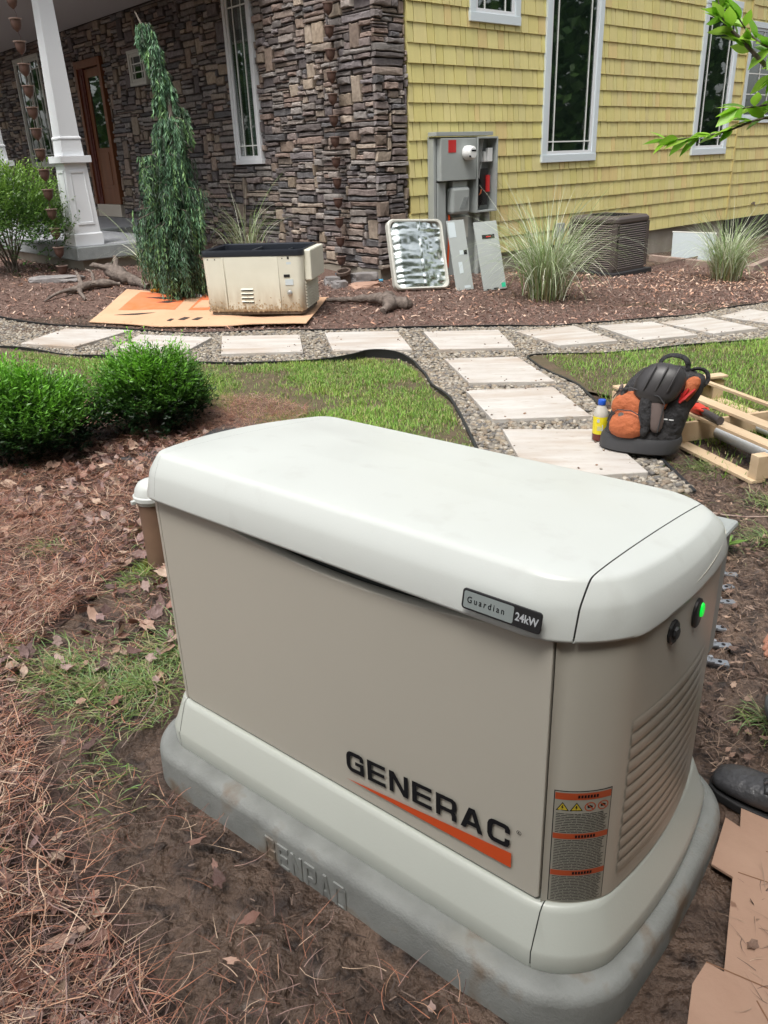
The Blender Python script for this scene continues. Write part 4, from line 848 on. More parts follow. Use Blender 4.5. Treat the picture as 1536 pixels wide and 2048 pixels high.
for (cx, cy, w, h) in ((-2.2, 8.45, .16, .03), (-1.7, 7.72, .05, .06), (-1.83, 7.74, .05, .07), (-1.62, 8.3, .04, .12), (-1.95, 7.70, .03, .05), (-2.35, 7.95, .2, .015), (-2.12, 8.33, .1, .05)):
    P = [(cx-w, cy-h/2), (cx+w*.2, cy-h/2-.02), (cx+w, cy+h/2), (cx-w*.1, cy+h/2+.015)]; o = draped('printed_mark', P, 'printblack', .0365, .0008, .09, .02, parent=cb, origin=(-1.7, 8.1, 0)); o.location = (0, 0, 0)
o = draped('printed_patch', [(-1.82, 8.12), (-1.78, 8.4), (-1.6, 8.42), (-1.58, 8.15)], 'cardboard', .0365, .0008, .09, .02, parent=cb, origin=(-1.7, 8.1, 0)); o.location = (0, 0, 0)
OG = thing('old_generator_housing', 'dirty cream generator housing without its lid, standing on cardboard', 'generator', (-1.14, 7.745, .053), math.atan2(-.15, .94))
OG.location = (-1.61, 7.82, h1(-1.6, 7.8)+.056)
w_, d_, h_ = .955, .66, .565
def orr(i, z, dx=0, r=.06): return [Vector((p[0], p[1], z)) for p in rrect(w_-2*i, d_-2*i, r, 5, i, i)]
mb = MB(); mb.rings([orr(.02, 0), orr(.02, .03)]); mb.build('base', 'bark', OG)
mb = MB(); mb.rings([orr(.012, .03), orr(.004, .05), orr(0, .30), orr(-.006, h_-.03)], caps=False); mb.add(orr(.012, .03), [tuple(range(24))]); ogb = mb.build('body', 'oldpaint', OG, smooth=True)
def rimz(x): return .024*math.exp(-((x-w_*.5)/(w_*.30))**4)
mb = MB(); rs = []
for i, z in ((-.010, h_-.035), (-.014, h_+.0), (-.010, h_+.018), (.004, h_+.022), (.022, h_+.010), (.026, h_-.04), (.026, h_-.16)):
    rs.append([Vector((p.x, p.y, p.z+(rimz(p.x) if z > h_-.03 else 0))) for p in orr(i, z)])
mb.rings(rs, caps=False); mb.build('rim', 'gasket', OG, smooth=True)
mb = MB(); mb.add(orr(.03, h_-.14), [tuple(range(24))]); mb.box(w_*.41, w_*.43, .03, d_-.03, h_-.14, h_-.005); mb.box(.04, w_*.4, .06, d_-.06, h_-.14, h_-.07); mb.box(w_*.45, w_*.72, .06, d_-.10, h_-.14, h_-.10); mb.box(w_*.74, w_*.755, .03, d_-.03, h_-.14, h_-.02); mb.build('inner_tray', 'tray', OG, bevel=.01)
mb = MB(); mb.rings([[Vector((x, -.004, z)) for x, z in ((w_*.20, .05), (w_*.22, .05), (w_*.22, h_-.04), (w_*.20, h_-.04))], [Vector((x, -.010, z)) for x, z in ((w_*.205, .055), (w_*.215, .055), (w_*.215, h_-.045), (w_*.205, h_-.045))]])
mb.rings([[Vector((x, .0, z)) for x, z in ((w_*.225, .045), (w_*.765, .045), (w_*.765, h_-.035), (w_*.225, h_-.035))], [Vector((x, -.008, z)) for x, z in ((w_*.23, .05), (w_*.76, .05), (w_*.76, h_-.04), (w_*.23, h_-.04))]]); mb.build('front_panel', 'oldpaint', OG, bevel=.002)
for k in range(4):
    z = .11+k*.037; mb = MB(); mb.box(w_*.37, w_*.49, -.0095, -.006, z, z+.018); mb.build('vent_slot', 'black', OG)
    mb = MB(); mb.rings([[Vector((x, -.008, z+.015)) for x in (w_*.365, w_*.495)]+[Vector((x, -.008, z+.024)) for x in (w_*.495, w_*.365)], [Vector((x, -.02, z+.012)) for x in (w_*.37, w_*.49)]+[Vector((x, -.016, z+.018)) for x in (w_*.49, w_*.37)]]); mb.build('vent_hood', 'oldpaint', OG)
mb = MB(); mb.box(w_*.81, w_*.87, -.006, .004, .34, .365); mb.box(w_*.855, w_*.875, -.006, .004, .50, .525); mb.lathe([(.022, 0), (.022, .006), (.012, .012)], 12); 
mb2 = MB(); mb2.lathe([(.024, 0), (.024, .008), (.014, .02), (.008, .035)], 14); mm = Matrix.Translation((w_*.855, -.003, .20)) @ Matrix.Rotation(PI/2, 4, 'X'); mb2.v = [tuple(mm @ Vector(v)) for v in mb2.v]; mb2.build('exhaust_knob', 'steel', OG, smooth=True)
mb.v = mb.v[:16]; mb.f = mb.f[:12]; mb.build('black_inlet', 'black', OG)
mb = MB()
for x in (.05, .12, w_*.80): mb.lathe([(.006, 0), (.006, .004)], 8, (0, 0, 0)) if False else mb.box(x, x+.01, -.007, -.002, h_-.062, h_-.052)
mb.build('screw_hole', 'black', OG)
mb = MB(); mb.box(w_*.82, w_*.90, -.0045, -.002, .27, .32); mb.box(w_*.845, w_*.89, -.0045, -.002, .455, .49); mb.build('faded_label', 'sticker', OG)
mb = MB(); mb.box(w_+.002, w_+.07, .06, d_-.05, .30, .575); mb.build('control_box', 'oldpaint', OG, bevel=.012)
mb = MB()
for k in range(9): mb.rings([[Vector((w_-.001, y, .05+k*.028)) for y in (.06, d_-.08)]+[Vector((w_-.001, y, .07+k*.028)) for y in (d_-.08, .06)], [Vector((w_+.014, y, .05+k*.028)) for y in (.065, d_-.085)]+[Vector((w_+.006, y, .062+k*.028)) for y in (d_-.085, .065)]])
mb.build('side_louvres', 'oldpaint', OG)
# dried mud splashes on the old housing (a shape of their own)
mb = MB()
for k in range(260):
    x = random.uniform(.02, w_-.03); zz = .035+abs(random.gauss(0, .045)); r = random.uniform(.004, .016)*(1-min(zz, .18)*4)
    if zz > .2 or r < .003: continue
    yy = -.0105 if w_*.23 < x < w_*.76 else -.0025; q = [(x+r*random.uniform(.6, 1.3)*math.cos(a), yy, zz+r*random.uniform(.6, 1.6)*math.sin(a)) for a in np.linspace(0, 2*PI, 7, endpoint=False)]
    mb.add(q, [tuple(range(7))])
for v in range(len(mb.v)): pass
tag(mb.build('mud_splashes', 'olddirt', OG), kind='stuff')

# ------------------------------------------------------------------ new generator and its pad
ZP = .078
def plan(x0, x1, y0, y1, rl, rr, bl, br, n=14, ne=16):
    P = []; cy = (y0+y1)/2; hy = (y1-y0)/2; cx = (x0+x1)/2
    def arc(ox, oy, a0, r):
        for k in range(n+1): a = R(a0+90*k/n); P.append((ox+r*math.cos(a), oy+r*math.sin(a)))
    def edge(p, q):
        for k in range(1, ne): t = k/ne; P.append((p[0]+(q[0]-p[0])*t, p[1]+(q[1]-p[1])*t))
    arc(x1-rr, y0+rr, -90, rr); edge((x1, y0+rr), (x1, y1-rr)); arc(x1-rr, y1-rr, 0, rr); edge((x1-rr, y1), (x0+rl, y1)); arc(x0+rl, y1-rl, 90, rl); edge((x0, y1-rl), (x0, y0+rl)); arc(x0+rl, y0+rl, 180, rl); edge((x0+rl, y0), (x1-rr, y0))
    return [(x+(br if x > cx else -bl)*(1-((y-cy)/hy)**2)*min(1, abs(x-cx)/(x1-cx))**8, y) for x, y in P]
def shift(mb): mb.v = [(x-.505, y-.285, z-ZP) for x, y, z in mb.v]; return mb
mb = MB(); pp = lambda i, z: [Vector((x, y, z)) for x, y in plan(-.105+i, 1.105-i, -.084+i, .66-i, .12-i*.8, .14-i*.8, .02, .03)]
mb.rings([pp(-.004, -.09), pp(0, .054), pp(.002, .062), pp(.007, .070), pp(.014, .075), pp(.024, .0775), pp(.034, .078), pp(.10, .078)])
shift(mb); pad = mb.build('concrete_pad', 'pad', smooth=True); pad.location = (GC[0], GC[1], ZP); pad.rotation_euler = (0, 0, GA)
tag(pad, 'grey cast concrete pad with raised lettering under the new generator', 'concrete pad')
XR = Matrix.Rotation(PI/2, 4, 'X')
GP = {'G': [[(0, .1), (0, .9), (.12, 1), (.88, 1), (1, .9), (1, .68), (.76, .68), (.76, .8), (.24, .8), (.24, .2), (.76, .2), (.76, .36), (.52, .36), (.52, .54), (1, .54), (1, .1), (.88, 0), (.12, 0)]],
 'E': [[(0, 0), (0, 1), (1, 1), (1, .8), (.26, .8), (.26, .6), (.9, .6), (.9, .4), (.26, .4), (.26, .2), (1, .2), (1, 0)]], 'N': [[(0, 0), (0, 1), (.28, 1), (.74, .36), (.74, 1), (1, 1), (1, 0), (.72, 0), (.26, .64), (.26, 0)]],
 'P': [[(0, 0), (0, 1), (.86, 1), (1, .88), (1, .46), (.86, .34), (.26, .34), (.26, .52), (.74, .52), (.74, .82), (.262, .82), (.26, 0)]], 'A': [[(0, 0), (.36, 1), (.64, 1), (1, 0), (.74, 0), (.66, .22), (.34, .22), (.40, .40), (.60, .40), (.5, .72), (.26, 0)]],
 'D': [[(0, 0), (0, 1), (.82, 1), (1, .86), (1, .14), (.82, 0), (.262, 0), (.262, .2), (.74, .2), (.74, .8), (.26, .8), (.26, 0)]]}
for k, ch in enumerate('GENPAD'):
    mb = MB(); ox = .345+k*.0415-.505
    mb.prism([(ox+x*.033, -.030+y*.070-ZP) for x, y in GP[ch][0]], .084+.285-.004, .084+.285+.004, XR)
    mb.build('raised_letter', 'pad', pad, bevel=.0012)
G = thing('standby_generator', 'large new cream standby generator in the foreground, green light on its end', 'generator', (GC[0], GC[1], ZP), GA)
def portion(mb, name, m, xa, xb, parent=G, smooth=True, auto=40):
    me = bpy.data.meshes.new(name); me.from_pydata([Vector(v) for v in mb.v], [], mb.f); bm = bmesh.new(); bm.from_mesh(me)
    bmesh.ops.recalc_face_normals(bm, faces=bm.faces)
    for x, s in ((xa, 1), (xb, -1)):
        if x is None: continue
        bmesh.ops.bisect_plane(bm, geom=bm.verts[:]+bm.edges[:]+bm.faces[:], plane_co=(x, 0, 0), plane_no=(s, 0, 0), clear_inner=True)
    bmesh.ops.translate(bm, verts=bm.verts, vec=(-.505, -.285, -ZP))
    for f in bm.faces: f.smooth = True
    for e in bm.edges:
        if len(e.link_faces) == 2 and e.calc_face_angle(0) > R(auto): e.smooth = False
    bm.to_mesh(me); bm.free(); return link(name, me, m, parent)
# base skirt
def bs(i, z): return [Vector((x, y, z)) for x, y in plan(-.058+i, 1.062-i, -.037+i, .613-i, .075-i*.5, .105-i*.5, .02, .043)]
mb = MB(); mb.rings([bs(.02, .0785), bs(.0, .0785), bs(-.001, .084), bs(-.002, .118), bs(.001, .124), bs(.022, .190), bs(.028, .1995), bs(.033, .2015), bs(.06, .2015), bs(.08, .19)], caps=False)
portion(mb, 'base_skirt', 'basepaint', .0065, .9765); portion(mb, 'base_skirt', 'basepaint', None, .0045); portion(mb, 'base_skirt', 'basepaint', .9785, None)
mb = MB(); mb.rings([bs(.006, .079), bs(.006, .12), bs(.04, .19), bs(.06, .20)]); portion(mb, 'liner', 'liner', None, None)
# inner body
def bd(i, z): return [Vector((x, y, z)) for x, y in plan(-.022+i, 1.035-i, i, .57-i, .035-i*.9, .095-i, .01, .045)]
mb = MB(); mb.rings([bd(.022, .19), bd(.022, .755)]); portion(mb, 'inner_body', 'liner', None, None)
# door panel with a finger scoop
top = []
for k in range(41):
    x = .969+(-.955)*k/40; t = min(max((x-.15)/.80, 0), 1); top.append((x, .742-.043*math.sin(PI*t)**.85))
def rc(P): return P
DP = [(.020, .2065), (.963, .2065), (.969, .2125)]+top[0:1]+top[1:]+[(.014, .2125)]
mb = MB(); mb.prism(DP, -.004, .004, Matrix.Translation((0, .006-.004, 0)) @ XR)
shift(mb); dp = mb.build('front_panel', 'panelpaint_shaded', G, bevel=.002, seg=3)
mb = MB()
for k in range(40):
    (xa, za), (xb, zb) = top[k], top[k+1]
    mb.rings([[Vector((x, y, z+dz)) for x, z in ((xa, za), (xb, zb)) for _ in (0,)]+[Vector((xb, y, zb+dz-.004)), Vector((xa, y, za+dz-.004))] for y, dz in ((-.0015, .0), (.006, .004), (.016, .003))])
shift(mb); mb.build('panel_lip', 'panelpaint_shaded', dp, smooth=True)
# wrap-around end panels
def wrap(x0, sgn, name):
    P = [p for p in plan(-.022, 1.035, 0, .57, .035, .095, .01, .045, n=12, ne=16)]
    if sgn > 0: Q = [p for p in P if p[0] > x0]; 
    else: Q = [p for p in P if p[0] < x0]
    # order along the outline
    Q.sort(key=lambda p: math.atan2(p[1]-.285, (p[0]-(x0 if sgn > 0 else x0))*sgn+.05))
    Q = [(x0, 0)]+Q+[(x0, .57)]
    In = [(x0, .012)]+[(.505+(p[0]-.505)*.978, .285+(p[1]-.285)*.96) for p in Q[1:-1]]+[(x0, .558)]
    mb = MB(); ring = Q+In[::-1]
    mb.rings([[Vector((x, y, z)) for x, y in ring] for z in (.2025, .33, .47, .61, .745)], caps=True)
    shift(mb); return Q, mb.build(name, 'panelpaint_shaded', G, smooth=True, auto=50)
QR, endp = wrap(.9725, 1, 'end_panel'); QL, _ = wrap(.0105, -1, 'end_panel')
arcS = [0]
for i in range(1, len(QR)): arcS.append(arcS[-1]+math.dist(QR[i], QR[i-1]))
def onarc(s, z, off=0):
    i = max(0, min(len(QR)-2, int(np.searchsorted(arcS, s))-1)); t = (s-arcS[i])/(arcS[i+1]-arcS[i]); a, b = QR[i], QR[i+1]
    def nrm(j):
        a, b = QR[max(j-1, 0)], QR[min(j+1, len(QR)-1)]; d = Vector((b[1]-a[1], -(b[0]-a[0]), 0)); return d.normalized()
    n = nrm(i)*(1-t)+nrm(i+1)*t
    return Vector((a[0]+(b[0]-a[0])*t+n.x*off-.505, a[1]+(b[1]-a[1])*t+n.y*off-.285, z-ZP))
def patch(mb, s0, s1, z0, z1, off, k=None, sh=0):
    k = k or max(1, int((s1-s0)/.008)); vs = []
    for j in range(k+1): s = s0+(s1-s0)*j/k; vs += [onarc(s, z0, off), onarc(s, z1, off)]
    return mb.add(vs, [(2*j, 2*j+2, 2*j+3, 2*j+1) for j in range(k)])
# warning label wrapped round the corner
S0, S1 = .012, .108
mb = MB(); patch(mb, S0, S1, .206, .452, .0006); wl = mb.build('warning_label', 'ink', endp)
mb = MB(); patch(mb, S0+.0015, S1-.0015, .2075, .4505, .0010); mb.build('paper', 'labelpaper', wl)
mb = MB()
for z0, z1 in ((.434, .448), (.350, .362), (.268, .280)): mb = MB(); patch(mb, S0+.002, S1-.002, z0, z1, .0013); mb.build('orange_band', 'labelorange', wl)
rnd = random.Random(2)
for za, zb in ((.405, .364), (.348, .282), (.266, .211)):
    z = za; mb = MB()
    while z > zb:
        s = S0+.005
        while s < S1-.012:
            L_ = rnd.uniform(.004, .014); patch(mb, s, min(s+L_, S1-.006), z-.0013, z, .0014); s += L_+.0012
        z -= .0036
    mb.build('fine_print', 'ink', wl)
for k, z in enumerate((.441, .356, .274)):
    mb = MB()
    for j in range(7): patch(mb, S0+.038+j*.005, S0+.0415+j*.005, z-.003, z+.003, .0017)
    mb.build('header_print', 'ink', wl)
def sym(sc, zc, kind):
    mb = MB(); r = .0095
    if kind < 2:
        f = lambda q, o: [onarc(sc+x*q*r, zc+y*q*r, o) for x, y in ((-1, -.75), (1, -.75), (0, .95))]
        a = MB(); a.add(f(1.12, .0014), [(0, 1, 2)]); o = a.build('symbol_border', 'ink', wl)
        a = MB(); a.add(f(.85, .0018), [(0, 1, 2)]); a.build('triangle', 'labelyellow', o)
        a = MB(); a.add([onarc(sc+x*r, zc+y*r, .0021) for x, y in ((-.1, .4), (.15, .4), (0, .05), (.2, .05), (-.15, -.6), (-.02, -.1), (-.22, -.1))], [tuple(range(7))]); a.build('bolt', 'ink', o)
    else:
        a = MB(); n = 18
        vs = [onarc(sc+q*r*math.cos(2*PI*k/n), zc+q*r*math.sin(2*PI*k/n), .0014) for q in (1, .8) for k in range(n)]
        a.add(vs, [(k, (k+1) % n, n+(k+1) % n, n+k) for k in range(n)]); a.add([onarc(sc+x*r, zc+y*r, .0016) for x, y in ((-.7, .6), (-.55, .72), (.7, -.6), (.55, -.72))], [(0, 1, 2, 3)]); o = a.build('prohibition_ring', 'labelorange', wl)
        a = MB(); a.add([onarc(sc+x*r, zc+y*r, .0012) for x, y in ((-.4, -.3), (.4, -.3), (.5, .1), (-.1, .4), (-.5, .1))], [tuple(range(5))]); a.build('pictogram', 'ink', o)
for k in range(4): sym(S0+.0145+k*.0222, .419, k)
# louvred vent on the end
mb = MB(); lo = MB()
for k in range(12):
    z = .240+k*.0275; s0 = .140; s1 = .43
    n = 14
    for j in range(n):
        a, b = s0+(s1-s0)*j/n, s0+(s1-s0)*(j+1)/n
        lo.add([onarc(a, z, .0005), onarc(b, z, .0005), onarc(b, z+.006, .0026), onarc(a, z+.006, .0026), onarc(a, z+.024, .001), onarc(b, z+.024, .001)], [(0, 1, 2, 3), (3, 2, 5, 4)])
lo.build('louvres', 'panelpaint_shaded', endp, smooth=True, auto=50)
# control light, knob
def disc(mb, s, z, rs_, rz, o0, o1, n=18):
    mb.rings([[onarc(s+rs_*q*math.cos(2*PI*k/n), z+rz*q*math.sin(2*PI*k/n), o) for k in range(n)] for q, o in ((1, o0), (1, o1*.7), (.86, o1))])
mb = MB(); disc(mb, .328, .680, .021, .027, -.002, .006); lg = mb.build('indicator_bezel', 'black', endp, smooth=True)
mb = MB(); disc(mb, .337, .683, .0085, .0135, .005, .009); mb.build('green_light', 'ledgreen', lg, smooth=True)
mb = MB(); disc(mb, .232, .690, .017, .022, -.002, .006, 10); disc(mb, .232, .690, .010, .012, .005, .010, 8); mb.build('latch_knob', 'black', endp)
# lid
def lidz(x, y, z, t): return z-(.026+.034*t)*(max(y, 0)/.56)**1.25-.012*t*((x-.505)/.55)**2*0-.006*t*max(0, (x-.9)/.15)
def ld(i, z, t): return [Vector((x, y, lidz(x, y, z, t))) for x, y in plan(-.026+i, 1.045-i, -.02+i, .585-i, max(.052-i*.6, .02), max(.125-i*.8, .03), .038, .038-.018*min(1, i*4))]
LR = [ld(.014, .738, 0), ld(.004, .7345, 0), ld(0, .737, 0), ld(0, .742, 0), ld(.009, .786, .2), ld(.012, .795, .35), ld(.017, .805, .5), ld(.027, .824, .8), ld(.031, .8295, .9), ld(.036, .8325, .95), ld(.045, .834, 1), ld(.075, .836, 1), ld(.12, .8385, 1), ld(.18, .8405, 1), ld(.235, .842, 1)]
mb = MB(); mb.rings(LR, caps=False); mb.add(LR[-1], [tuple(range(len(LR[-1])))])
lid = portion(mb, 'lid', 'lid', .0325, .9955, auto=60); portion(mb, 'lid_end', 'lid', None, .0320, auto=60); le = portion(mb, 'lid_end', 'lid', .9978, None, auto=60)
LI = [ld(.012, .737, 0), ld(.006, .742, 0), ld(.016, .785, .2), ld(.024, .800, .55), ld(.040, .822, .85), ld(.08, .831, 1), ld(.18, .8355, 1), ld(.235, .837, 1)]
mb = MB(); mb.rings(LI, caps=False); mb.add(LI[-1], [tuple(range(len(LI[-1])))]); portion(mb, 'lid_liner', 'liner', None, None, auto=60)
# badge
BM = Matrix.Translation((-.505, -.285, -ZP)) @ frame((.824, -.0265, .7535), (1, 0, 0), (0, .2, .98))
mb = MB(); mb.prism(rrect(.136, .0335, .006, 4), 0, .004, BM); bg_ = mb.build('badge', 'black', G, smooth=False, bevel=.001)
mb = MB(); mb.prism(rrect(.0865, .0265, .003, 3, .004, .0035), .0042, .0048, BM); mb.build('silver_plate', 'badge', bg_)
text('Guardian', 'lettering', 'ink', bg_, BM @ Matrix.Translation((.010, .0125, .0052)), .0145, .0002, .86, 1.45, offset=.0001)
text('24kW', 'lettering', 'badgetext', bg_, BM @ Matrix.Translation((.0935, .011, .0046)), .0175, .0002, .86, offset=.0003)
# wordmark: wide square letters
GLY = {
 'G': [[(0, .28), (.0, .72), (.06, .88), (.18, .98), (.3, 1), (.78, 1), (.92, .96), (1, .84), (1, .66), (.78, .66), (.78, .78), (.72, .8), (.34, .8), (.26, .77), (.22, .68), (.22, .32), (.26, .23), (.34, .2), (.78, .2), (.78, .4), (.5, .4), (.5, .57), (1, .57), (1, .0), (.3, 0), (.18, .02), (.06, .12)]],
 'E': [[(0, 0), (0, 1), (1, 1), (1, .82), (.24, .82), (.24, .59), (.95, .59), (.95, .42), (.24, .42), (.24, .18), (1, .18), (1, 0)]],
 'N': [[(0, 0), (0, 1), (.26, 1), (.78, .32), (.78, 1), (1, 1), (1, 0), (.74, 0), (.22, .68), (.22, 0)]],
 'A': [[(-.02, 0), (.38, 1), (.62, 1), (.5, .8), (.35, .42), (.65, .42), (.5, .8), (.62, 1), (1.02, 0), (.78, 0), (.70, .24), (.30, .24), (.22, 0)]],
 'C': [[(0, .28), (0, .72), (.06, .88), (.18, .98), (.3, 1), (.78, 1), (.92, .96), (1, .84), (1, .64), (.78, .64), (.78, .77), (.72, .8), (.34, .8), (.26, .77), (.22, .68), (.22, .32), (.26, .23), (.34, .2), (.72, .2), (.78, .23), (.78, .38), (1, .38), (1, .18), (.92, .04), (.78, 0), (.3, 0), (.18, .02), (.06, .12)]],
}
def poly_fill(mb, P, f):
    r = delaunay_2d_cdt([Vector(p) for p in P], [(i, (i+1) % len(P)) for i in range(len(P))], [], 1, 1e-6)
    mb.add([f(v.x, v.y) for v in r[0]], [t for t in r[2]])
LX0, LX1, YF = .535, .911, -.0055
def lf(ox, w, z0, hh): return lambda x, y: Vector((ox+x*w-.505, YF-.0003-.285, z0+y*hh+.066*(ox+x*w-.54)-ZP))
mb = MB(); word = 'GENERAC'; ww = (LX1-LX0)/(7+6*.21); zb, hh = .2665, .0505
for k, ch in enumerate(word):
    ox = LX0+k*ww*1.21; f = lf(ox, ww, zb, hh)
    if ch == 'R':
        poly_fill(mb, [(0, 0), (0, 1), (.22, .999), (.22, 0)], f); poly_fill(mb, [(.22, .82), (.22, 1), (.8, 1), (.95, .93), (1, .8), (1, .58), (.95, .45), (.88, .42), (.98, .32), (1, .2), (1, 0), (.77, 0), (.77, .2), (.73, .29), (.65, .31), (.22, .31), (.22, .49), (.7, .49), (.77, .53), (.78, .6), (.78, .74), (.75, .8), (.7, .82)], f)
    elif ch == 'A':
        poly_fill(mb, [(-.02, 0), (.36, 1), (.5, 1), (.5, .78), (.22, 0)], f); poly_fill(mb, [(1.02, 0), (.64, 1), (.5, 1), (.5, .78), (.78, 0)], f); poly_fill(mb, [(.27, .2), (.35, .39), (.65, .39), (.73, .2)], lambda x, y: lf(ox, ww, zb, hh)(x, y)+Vector((0, -.0001, 0)))
    else: poly_fill(mb, GLY[ch][0], f)
mb.build('wordmark', 'ink', dp)
mb = MB(); n = 24; up_ = []; dn = []
for k in range(n+1):
    t = k/n; x = .531+.384*t; zu = .2385+.019*t**.55+.001*t; th_ = .030*t**.85
    up_.append(Vector((x-.505, YF-.0003-.285, .242+.041*t-ZP))); dn.append(Vector((x-.505, YF-.0003-.285, .242+.041*t-.034*t**.95-ZP)))
mb.add(up_+dn, [(k, k+1, n+2+k, n+1+k) for k in range(n)]); mb.build('orange_swoosh', 'orange', dp)
mb = MB(); n = 14; c_ = (.928, .359); mb.add([Vector((c_[0]+q*math.cos(2*PI*k/n)-.505, YF-.0003-.285, c_[1]-.021+q*math.sin(2*PI*k/n)-ZP)) for q in (.0048, .0038) for k in range(n)], [(k, (k+1) % n, n+(k+1) % n, n+k) for k in range(n)])
mb.build('registered_ring', 'ink', dp); text('R', 'lettering', 'ink', dp, Matrix.Translation((c_[0]-.0023-.505, YF-.0004-.285, c_[1]-.0235-ZP)) @ XR, .0068, .0001, offset=.0001)

# grey box behind the generator
def gw(x, y): p = Matrix.Rotation(GA, 4, 'Z') @ Vector((x-.505, y-.285, 0)); return (p.x+GC[0], p.y+GC[1])
x, y = gw(.86, .77); t = thing('junction_box', 'grey electrical box on a short post just behind the new generator', 'electrical box', (x, y, 0), GA)
mb = MB(); mb.box(-.12, .12, -.06, .06, .28, .60); bx_ = mb.build('enclosure', 'grey', t, bevel=.012)
mb = MB(); mb.box(-.13, .13, -.07, .07, .602, .62); mb.build('cover', 'grey', t, bevel=.008)
mb = MB(); mb.box(-.03, .03, -.03, .03, -.02, .28); mb.build('post', 'greydark', t)
# metal clips in a row behind the generator end
clipL = ['grey metal clip farthest along the row beside the generator', 'second farthest grey metal clip of the row', 'third grey metal clip of the row, above the gap', 'small clip in the middle of the row', 'grey metal clip after the gap, nearer the shoe', 'nearest grey metal clip of the row to the kneeling person']
for k, (x, y) in enumerate(((1.20, 2.47), (1.15, 2.38), (1.115, 2.285), (1.035, 2.13), (1.00, 2.035), (.955, 1.95))):
    mb = MB(); mb.box(-.035, .030, -.013, .013, .004, .012); mb.box(-.033, -.012, -.016, .016, .010, .018); mb.box(.026, .032, -.013, .013, -.008, .010)
    o = mb.build('metal_clip', 'clip', bevel=.0015)
    o.location = (x, y, .004); o.rotation_euler = (0, R(random.uniform(-6, 6)), R(random.uniform(-12, 12))); tag(o, clipL[k], 'clip', 'metal clips in a row on the mud')
    mb = MB(); mb.lathe([(.006, .0122), (.006, .0132)], 10, (.006, 0, 0)); mb.build('hole', 'ink', o)
    mb = MB(); mb.tube([(-.022, 0, .018), (-.022, 0, .026)], .006, 8); mb.build('screw', 'steel', o, smooth=True)
# vent pipe at the left end
t = thing('vent_pipe', 'brown vent pipe with a domed grey cap behind the left end of the new generator', 'pipe', (-.852, 2.735, 0))
mb = MB(); mb.tube([(0, 0, -.03), (0, 0, .305)], .052, 24); mb.build('pipe', 'pvcbrown', t, smooth=True)
mb = MB(); mb.lathe([(.050, .262), (.056, .262), (.056, .275), (.066, .278), (.066, .292), (.060, .296), (.055, .318), (.042, .338), (.022, .348), (0, .350)], 28, caps=False); mb.build('cap', 'pvcgrey', t, smooth=True)
mb = MB()
for a in (30, 150, 215, 320): mb.box(.062, .078, -.008, .008, .268, .282, Matrix.Rotation(R(a), 4, 'Z'))
mb.build('cap_lug', 'pvcgrey', t, bevel=.002)
n = 900; a = RNG.uniform(0, 6.3, n); q = .05+np.abs(RNG.normal(0, .028, n)); x = -.852+np.cos(a)*q; y = 2.71+np.sin(a)*q
tag(blades('moss_clump', x, y, H(x, y)+.005, RNG.uniform(.01, .03, n), RNG.uniform(.002, .004, n), RNG.uniform(.3, 1.5, n), RNG.uniform(0, 1, n), pick(n, [(.24, .27, .04), (.16, .2, .03)]), 'blade', 2), kind='stuff')
# cardboard strip bottom right
CP = [(.45, .82), (.52, .965), (.56, 1.005), (.585, .985), (.685, 1.19), (.655, 1.225), (.735, 1.35), (.755, 1.32), (.785, 1.385), (.90, 1.30), (1.45, 1.0), (1.3, .55), (.75, .4)]
cp = draped('cardboard', CP, 'cardpink', .010, .006, .06, .01, origin=(.7, 1.0, 0)); tag(cp, 'pale brown cardboard sheet with notched edge beside the black shoe', 'cardboard sheet')
mb = MB()
for (p, q) in (((.56, 1.005), (.80, .86)), ((.70, 1.20), (1.2, .92)), ((.62, .93), (.66, .60)), ((.78, 1.25), (1.25, 1.08))):
    d = Vector((q[0]-p[0], q[1]-p[1], 0)).normalized(); nn = Vector((-d.y, d.x, 0))*.0014
    P_ = [(Vector((p[0]+(q[0]-p[0])*k/14, p[1]+(q[1]-p[1])*k/14, 0))) for k in range(15)]
    v = [];
    for k in P_:
        zt = h1(k.x, k.y)+.016+.0006+.01*float(vn(k.x, k.y, 3, 91)); v += [k+nn+Vector((-.7, -1, zt)), k-nn+Vector((-.7, -1, zt))]
    mb.add(v, [(2*i, 2*i+1, 2*i+3, 2*i+2) for i in range(14)])
mb.build('fold_line', 'cardedge', cp)

# ------------------------------------------------------------------ backpack, bottle, crate
def P3(*a): return Vector(a)
bag = thing('backpack', 'black and orange tool backpack standing open on the muddy stepping stone', 'backpack', (1.27, 3.72, .045), R(-28))
def sup(cx, cy, z, hx, hy, e=2.6, n=20): 
    r = []
    for k in range(n):
        a = 2*PI*k/n; c, s = math.cos(a), math.sin(a); r.append(Vector((cx+math.copysign(abs(c)**(2/e), c)*hx, cy+math.copysign(abs(s)**(2/e), s)*hy, z)))
    return r
mb = MB(); mb.rings([sup(0, 0, 0, .165, .105), sup(0, 0, .01, .178, .118), sup(0, 0, .06, .182, .12), sup(0, 0, .085, .172, .112)]); mb.build('rubber_base', 'bagrubber', bag, smooth=True)
mb = MB(); mb.rings([sup(0, 0, .08, .168, .108), sup(.003, .005, .18, .170, .105), sup(.012, .012, .28, .160, .10), sup(.025, .02, .36, .145, .095), sup(.035, .03, .41, .12, .08), sup(.04, .035, .43, .07, .05)]); mb.build('body', 'bagblack', bag, smooth=True)
mb = MB(); 
